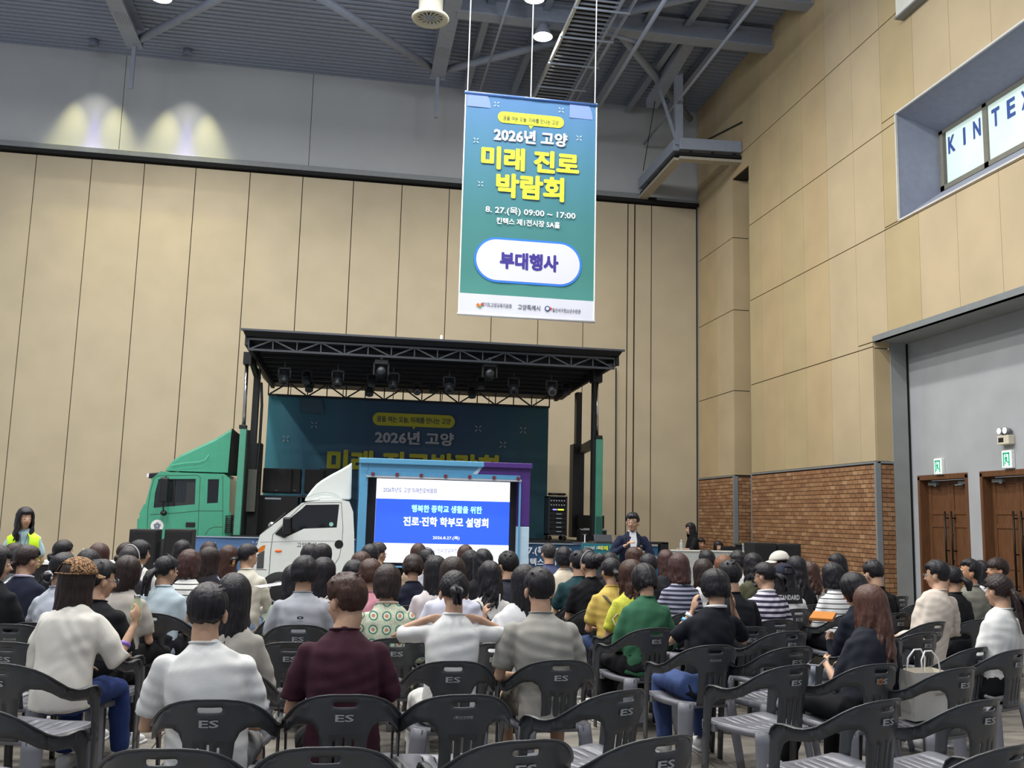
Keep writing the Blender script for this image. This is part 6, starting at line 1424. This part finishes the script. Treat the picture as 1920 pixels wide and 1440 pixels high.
P_(906, 1032, 9.2, 'long', 'k', '17181d', 'woman with long black hair and black top against the screen', 'woman in black top against the screen', 'f', L=.7, w=1.08)
P_(918, 1055, 7.9, 'wavy', 'k', 'd2cfca', 'woman with wavy black hair in white top with black strap', 'woman with wavy black hair', 'f', L=.6, hy=.2, extras=[x_strap('1a1a1f', -1)])
P_(953, 1035, 8.6, 'short', 'k', '2b2d38', 'man in dark navy shirt at the right edge of the screen', 'man in dark navy shirt', 'm', w=1.15, hy=.25, collar='2b2d38', rz=2)
P_(1028, 1020, 11.8, 'short', 'g', '4a5070', 'older man in blue-grey tee in front of the skirt banner', 'older man in blue-grey tee', 'm', hy=.1)
P_(1057, 1027, 10.6, 'bob', 'k', 'cbc0ad', 'woman with curly black bob in cream cardigan', 'woman in cream cardigan', 'f', w=1.15, L=.6, sleeve='half')
P_(1084, 1034, 9.6, 'short', 'k', '1d3b40', 'person in dark teal tee right of the cream cardigan', 'person in dark teal tee', 'm', w=1.15, rz=6)
P_(1104, 1036, 9.0, 'messy', 'k', '131418', 'woman with messy bun in black tee and headset band', 'woman with messy bun', 'f', w=1.15, hy=.4, rz=10, extras=[x_headband('a9abb4', .01, .004)])
P_(1145, 1047, 8.3, 'pony', 'k', 'c9ae5c', 'woman in mustard yellow tee with dark shoulder strap', 'woman in mustard yellow tee', 'f', w=1.1, L=.5, rz=8, chair_at=(1150, 1128, 10), bottom='2c3c5e', extras=[x_strap('3f3e34', -1)])
P_(1100, 1028, 11.6, 'short', 'k', '2a2b30', 'person with black hair near the podium banner', 'person near the podium banner', 'm')
P_(1143, 1038, 10.2, 'bob', 'k', '1d1e23', 'person with black hair right of the messy bun', 'person right of the messy bun', 'f', L=.7)
P_(1187, 1028, 11.2, 'medium', 'b', '1f1f25', 'woman with brown hair directly below the speaker', 'woman below the speaker', 'f', L=.5, hy=.3)
P_(1182, 1052, 7.8, 'wavy', 'b', 'lace:d6d84e:a9ad3c', 'woman with long wavy brown hair in lime yellow lace blouse', 'woman in lime yellow lace', 'f', L=1.0, rz=8, hy=.2)
P_(1215, 1040, 9.8, 'short', 'k', '1b1c22', 'person with short black hair right of the speaker', 'person right of the speaker', 'm')
P_(1248, 1033, 10.8, 'long', 'r', '25262b', 'woman with long red-brown hair left of the control desk', 'woman left of the control desk', 'f', L=.7, extras=[x_clip('26262b')])
P_(1272, 1040, 8.7, 'medium', 'r', 'stripe:262a3e:9a9cb0:.9', 'woman with straight dark red-brown hair in navy striped tee', 'woman in navy striped tee', 'f', w=1.15, L=.7, rz=10, sleeve='half')
P_(1325, 1033, 11.4, 'bob', 'k', '24252b', 'person with sunglasses on black hair before the control desk', 'person with sunglasses before the desk', 'f', L=.3, extras=[x_sunglasses])
P_(1318, 1050, 9.1, 'medium', 'd', 'c8c6c4', 'person with dark brown hair and pale shawl', 'person in pale shawl', 'f', L=.7)
P_(1356, 1043, 10.2, 'bob', 'l', '4c4744', 'person with light brown hair before the control desk', 'person with light brown hair', 'f', L=.5)
P_(1367, 1052, 7.5, 'short', 'k', '14161c', 'man in black tee behind the woman with the white collar', 'man in black tee behind the white collar', 'm', w=1.15, rz=8, hp=.15)
P_(1383, 1034, 10.8, 'bob', 'k', 'd8d8d6', 'person with black bob in white top left of the loudspeakers', 'person in white top left of the loudspeakers', 'f', L=.4)
P_(1411, 1039, 9.8, 'wavy', 'k', '4a4a38', 'woman with wavy black hair in olive jacket', 'woman in olive jacket', 'f', L=.5, w=1.05, sleeve='long')
P_(1433, 1055, 7.8, 'pony', 'k', 'stripe:241f38:c9c4d2', 'woman with ponytail and glasses in purple striped polo', 'woman in purple striped polo', 'f', rz=4, hy=.65, hp=.2, w=1.18, L=.8, sleeve='half', glasses=True, collar='dcdce0', chair_at=(1462, 1162, 5))
P_(1461, 1036, 10.8, 'short', 'k', '1b1b20', 'person in white baseball cap looking left before the loudspeakers', 'person in white baseball cap', 'm', hy=1.1, extras=[x_cap('c9c5bb')])
P_(1468, 1060, 8.7, 'medium', 'k', 'd5d5d4', 'person in dark cap and white tee with black round print', 'person in white tee with black print', 'm', w=1.12, rz=6, chair_at=(1497, 1142, 10), extras=[x_cap('262838'), x_backtext('STANDARD', .24, .05, .90, 'dfe0e0', (.16, -.06))])
P_(1492, 1045, 9.5, 'wavy', 'k', '1c1c20', 'woman with long thick black hair right of the white cap', 'woman with long thick black hair', 'f', L=1.0, w=1.05)
P_(1517, 1055, 9.8, 'wavy', 'b', 'b9b6b2', 'woman with brown hair and pearl clip in pale top', 'woman with pearl clip', 'f', L=.7, extras=[x_clip('d9d4cc')])
P_(1568, 1040, 10.6, 'long', 'k', '2a2a2f', 'woman with long black hair looking left at the brick wall', 'woman looking left at the brick wall', 'f', L=.4, hy=.8)
P_(1560, 1057, 8.7, 'medium', 'k', 'thin:dedede:2a2a2e', 'woman in white tee with thin black stripes on the right', 'woman in white black-striped tee', 'f', w=1.15, L=.4, rz=14, sleeve='half')
P_(1636, 1052, 8.7, 'fade', 'k', '17181b', 'young man in black polo with shaved nape by the brick wall', 'young man in black polo', 'm', rz=12, hp=.3, w=1.05, collar='17181b')
P_(1755, 1052, 7.65, 'short', 'k', 'cabfb3', 'man with glasses in cream sweatshirt looking left', 'man in cream sweatshirt', 'm', rz=16, hy=.45, w=1.16, sleeve='long', glasses='m', chair_at=(1757, 1166, 20), lean=.1)
P_(1782, 1062, 8.2, 'pony', 'k', '15161a', 'woman with black ponytail right of the cream sweatshirt', 'woman right of the cream sweatshirt', 'f', rz=14, hy=.2, L=.6)
P_(1815, 1049, 8.6, 'short', 'k', '77766c', 'man in grey-olive shirt looking up left, face in profile', 'man in grey-olive shirt', 'm', rz=20, hy=.95, hp=-.2, w=1.1, collar='77766c', skin=SKIN2)
P_(1838, 1053, 9.9, 'long', 'k', 'cdccd0', 'woman with long black hair in white behind the grey-olive shirt', 'woman in white behind the grey-olive shirt', 'f', rz=14, L=.4)
P_(1868, 1047, 9.2, 'bowl', 'd', '191a1e', 'young man with bowl haircut in black tee looking left', 'young man with bowl haircut', 'm', rz=20, hy=1.0, hp=-.05, w=1.05, skin=SKIN2)
# ------------------------------------------------------------------ standing people and staff
def x_vest(c):
    tp = MB(); zs, zn, zp = c['zs'], c['zn'], c['zp']; zz = [zp-.04, zp+.08, (zp+zs)/2, zs-.12, zs-.02, zs+.03]
    M_V = mat('vest_yellow', 'c6f01e', .6, emit=.12); yl, lx = c['yl'], c['lx']
    V = []; n = 30; rx = [.175, .172, .168, .18, .175, .10]; ry = [.145, .138, .125, .130, .118, .075]
    for z, a, b in zip(zz, rx, ry):
        for j in range(n+1):
            t = PI/2+.42+(2*PI-.84)*j/n; V.append((lx(z)+a*math.cos(t), yl(z)-.008+b*math.sin(t), z))
    F = [(i*(n+1)+j, i*(n+1)+j+1, (i+1)*(n+1)+j+1, (i+1)*(n+1)+j) for i in range(len(zz)-1) for j in range(n)]
    solid('safety_vest', np.array(V), F, M_V, .01, c['e'], smooth=True)
    for s in (-1, 1):
        obj('vest_pocket', MB().bar((s*.10, yl(zs-.3)+.122, zs-.28), (s*.10, yl(zs-.3)+.116, zs-.40), .09, .014, up=(0, 1, 0)), M_V, c['e'], bevel=.004)
        obj('reflective_strip', MB().bar((s*.06, yl(zs-.1)+.124, zs-.15), (s*.13, yl(zs-.1)+.10, zs-.15), .012, .03), mat('reflective_grey', '8f9b8a', .4), c['e'])
    obj('lanyard', MB().tube([(-.05, yl(zs)+.09, zs+.02), (-.01, yl(zs)+.145, zs-.2), (.03, yl(zs)+.09, zs+.02)], .004, 6), mat('lanyard', '2c3d4a', .6), c['e'])
P_(49, 953, 12.0, 'wavy', 'k', 'a9c4cc', 'woman standing by the rear wall in a bright yellow safety vest', 'vest', 'f', rz=188, hy=.45, hp=.06, L=.65, seated=False, pose='armsback', bottom='22242a', extras=[x_vest], face=True)
def x_suit(c):
    e = c['e']; zs, zn, yl = c['zs'], c['zn'], c['yl']
    sh = MB().add([(-.045, yl(zn)+.075, zn+.0), (.045, yl(zn)+.075, zn+.0), (.06, yl(zs)+.108, zs-.06), (.012, yl(zs)+.136, zs-.36), (-.012, yl(zs)+.136, zs-.36), (-.06, yl(zs)+.108, zs-.06)], [(0, 1, 2, 3, 4, 5)])
    obj('white_shirt', sh, mat('shirt_white', 'dfe2e8', .8), e)
    for s in (-1, 1):
        obj('lapel', MB().add([(s*.05, yl(zn)+.078, zn), (s*.10, yl(zs)+.10, zs-.05), (s*.075, yl(zs)+.128, zs-.14), (s*.014, yl(zs)+.142, zs-.36)], [(0, 1, 2, 3)]), mat('lapel_navy', '141a2c', .7), e)
        obj('shirt_collar', MB().tube([(s*.012, yl(zn)+.085, zn-.012), (s*.045, yl(zn)+.055, zn+.012), (s*.058, yl(zn)+.0, zn+.018)], [(.004, .014)]*3, 6, .2), mat('shirt_white', 'dfe2e8', .8), e)
    S, E, H = c['arms'][-1]; p = to_world(c, H+np.array([.02, .05, .05])); m = thing('microphone', 'black handheld microphone held up by the speaker in the suit', 'microphone', tuple(p))
    obj('handle', MB().cyl((0, 0, -.13), (0, -.0, 0), .012, 10, r2=.016), M_BLACK, m, smooth=True); obj('mic_head', MB().ball((0, 0, .02), .024, 12, 8), M_CAN, m, smooth=True)
    S, E, H = c['arms'][1]; p = to_world(c, H+np.array([0, .05, .07])); m = thing('clicker', 'small black clicker in the raised hand of the speaker', 'clicker', tuple(p)); obj('clicker_body', MB().cbox((0, 0, 0), (.02, .03, .09)), M_BLACK, m, bevel=.005)
P_(1186, 962, 12.6, 'short', 'k', '1b2238', 'speaker standing in a dark navy suit with glasses and microphone', 'speaker', 'm', rz=170, hy=-.35, hp=.06, seated=False, pose='mic', sleeve='long', w=1.08, bottom='1a2034', glasses=True, face=True, extras=[x_suit], L=1, shoe='15151a', detail=.009)
P_(1294, 981, 19.2, 'long', 'k', '111216', 'woman standing behind the control desk in black, turned left', 'standing staff', 'f', rz=95, hp=.15, L=.6, seated=False, pose='point', sleeve='half', bottom='17181c', face=True, detail=.012)
P_(1314, 1009, 19.3, 'short', 'd', '1b1c20', 'man seated behind the control desk, left of the two seated staff', 'seated man at the control desk', 'm', rz=178, hp=.1, w=1, face=True, detail=.012, sleeve='long', skin=SKIN2)
P_(1347, 1015, 19.6, 'long', 'k', '17181c', 'woman seated behind the control desk, right of the two seated staff', 'seated woman at the control desk', 'f', rz=178, hp=.1, L=.5, face=True, detail=.012, sleeve='long')
# ------------------------------------------------------------------ empty chairs
EC = [(306, 1404, -3, 'ES', 'empty grey chair cut off at the bottom edge, far left of the row'), (612, 1401, 0, 'ES', 'empty grey chair at the bottom edge below the maroon top'), (985, 1388, 10, 'ES', 'empty grey chair at the bottom edge, third from the left'),
      (1245, 1381, 22, 'ES', 'empty grey chair at the bottom edge turned left, fourth from left'), (1900, 1397, 24, 'KR', 'empty grey chair in the bottom right corner'),
      (870, 1303, 3, 'KR', 'empty grey chair with small white lettering beside the maroon top'), (1172, 1294, 27, 'ES', 'empty grey chair turned left in front of the man in grey tee'),
      (1660, 1312, 24, 'ES', 'empty grey chair turned left, near the bottom below the wavy hair'), (1850, 1311, 22, 'ES', 'empty grey chair at the right, directly above the corner chair'),
      (0, 1244, -22, 'ES', 'empty grey chair turned right at the left edge'), (-75, 1322, -22, 'ES', 'empty grey chair almost outside the lower left edge'),
      (1490, 1247, 22, 'ES', 'empty grey chair right of the woman with the white collar'), (1805, 1252, 20, 'ES', 'empty grey chair behind the white shopping bag'),
      (545, 1205, 0, 'ES', 'empty grey chair between tweed jacket and maroon top'), (1492, 1213, 15, 'ES', 'empty grey chair with light seat left of the wavy-haired woman'),
      (1483, 1184, 14, 'ES', 'empty grey chair below the purple striped polo'), (1835, 1214, 26, 'ES', 'empty grey chair left of the cable-knit woman'), (1737, 1186, 18, 'ES', 'empty grey chair below the cream sweatshirt'),
      (22, 1171, -8, 'KR', 'empty grey chair with small lettering at the left edge'), (12, 1204, -12, 'ES', 'empty grey chair at the left edge left of the cap wearer'),
      (1690, 1118, 20, 'ES', 'empty grey chair beside the door recess, nearer the brick wall'), (1733, 1130, 20, 'ES', 'empty grey chair left of the cream sweatshirt'),
      (1905, 1122, 24, 'ES', 'empty grey chair at the right edge behind the cable-knit'), (1527, 1118, 10, 'ES', 'empty grey chair right of the white tee with black print'), (1800, 1152, 22, 'ES', 'empty grey chair between cream sweatshirt and cable-knit'),
      (15, 1098, -8, 'ES', 'empty grey chair at the left edge beside the navy jacket')]
for x, y, rz, kd, lab in EC: chair_px(x, y, rz, lab, kd)
# ------------------------------------------------------------------ bags, papers, small things
def shopping_bag():
    p = onZ(1735, 1335, .44); p = onY(1733, 1300, 5.58); e = thing('shopping_bag', 'white paper shopping bag with cord handles on an empty chair', 'shopping bag', (p[0], p[1], .43), rz=.3)
    M = mat('bag_white', 'cfccc4', .7); MI = mat('bag_inside', 'd9c7a0', .8)
    w, d, h = .15, .05, .29; m = MB(); V = [(-w, -d, 0), (w, -d, 0), (w, d, 0), (-w, d, 0), (-w*1.03, -d*1.3, h), (w*1.03, -d*1.3, h-.01), (w*1.03, d*1.3, h), (-w*1.03, d*1.3, h+.01)]
    m.add(V, [(0, 3, 2, 1), (0, 1, 5, 4), (1, 2, 6, 5), (2, 3, 7, 6), (3, 0, 4, 7)]); o = obj('bag_body', m, M, e); o.modifiers.new('s', 'SOLIDIFY').thickness = .003
    obj('inner_lining', mbx(((-w*.98, -d*1.1, h-.06), (w*.98, d*1.1, h-.055))), MI, e)
    for s in (-1, 1): obj('cord_handle', MB().tube([(-.08, s*d*1.2, h-.02), (-.075, s*d, h+.07), (-.03, s*d*.8, h+.12), (.03, s*d*.8, h+.12), (.075, s*d, h+.07), (.08, s*d*1.2, h-.02)], .005, 8), M_WHT, e, smooth=True)
    text('SUNGWOL', (.07, -d*1.25-.004, h*.52), .10, .017, mat('bag_ink', '55524e', .6), e, bold=.01)
shopping_bag()
def backpack():
    p = onY(1160, 1178, 7.6); e = thing('black_bag', 'black soft bag hanging on the mustard tee woman chair', 'bag', (p[0]+.02, p[1]-.02, .14))
    m = MB().tube([(0, 0, .02), (.01, 0, .15), (0, 0, .32), (-.01, 0, .46), (0, 0, .58)], [(.10, .06), (.12, .075), (.11, .07), (.07, .04), (.03, .02)], 14, .4, up=(1, 0, 0)); blob('bag_body', m, mat('bag_black', '17181f', .8, bump=.3, bscale=90), .012, 3, e, folds=.007, seed=9)
    obj('bag_strap', MB().tube([(-.02, 0, .55), (-.06, .06, .66), (.02, .16, .70), (.06, .2, .62)], [(.003, .014)]*4, 6, .2), mat('strap_cream', 'b9b393', .7), e, smooth=True)
backpack()
def small(name, lab, cat, p, rz, parts):
    e = thing(name, lab, cat, tuple(p), rz=rz)
    for n_, mb, m in parts: obj(n_, mb, m, e, bevel=.001)
    return e
small('tablet', 'orange covered tablet held by the woman with the glossy black bob', 'tablet', onY(1543, 1158, 7.0), .5, [('cover', MB().bar((-.12, -.06, .0), (.12, .06, .03), .17, .012), mat('orange_cover', 'c07a35', .4)), ('edge', MB().bar((-.125, -.065, -.012), (.125, .065, .018), .175, .008), mat('edge_brown', '8c5a30', .5))])
small('smartphone', 'white smartphone held by the woman with wavy hair', 'phone', onY(1535, 1246, 5.65), .5, [('phone_body', MB().bar((-.06, 0, 0), (.07, .03, .03), .075, .009), mat('phone_grey', 'a9aab2', .3)), ('screen', MB().bar((-.055, 0, .006), (.065, .03, .036), .068, .003), M_DGLASS)])
small('leaflet', 'white printed leaflet held by the woman with orange scrunchie', 'paper', onY(508, 1100, 9.3), 0, [('sheet', MB().bar((-.12, -.05, 0), (.12, .05, .03), .20, .003), mat('paper_white', 'dcdcda', .8)), ('print_block', MB().bar((-.05, -.0, .012), (.05, .045, .026), .04, .002), mat('print_grey', '7a7f8a', .8))])
small('white_papers', 'white papers held by the person in pale shawl', 'paper', onY(1350, 1085, 8.9), .3, [('sheet', MB().bar((-.12, -.1, 0), (.14, .1, .02), .24, .004), mat('paper_white', 'dcdcda', .8)), ('print_block', MB().bar((-.05, -.03, .009), (.05, .03, .014), .05, .002), mat('print_grey', '7a7f8a', .8))])
small('pen', 'white pen held upright by the woman in white tee', 'pen', onY(936, 1133, 6.75), 0, [('barrel', MB().cyl((0, 0, -.06), (.004, 0, .07), .005, 8), M_WHT), ('clip', MB().bar((.006, 0, .03), (.008, 0, .065), .003, .002), M_CHROME)])
small('floor_leaflet', 'white folded leaflet lying on the floor by the left chairs', 'paper', onZ(272, 1262, .012), .4, [('sheet', mbx(((-.11, -.14, -.004), (.11, .14, 0))), mat('paper_white', 'dcdcda', .8)), ('print_block', mbx(((-.06, .02, 0), (.06, .09, .002))), mat('print_grey', '7a7f8a', .8))])
run_jobs()
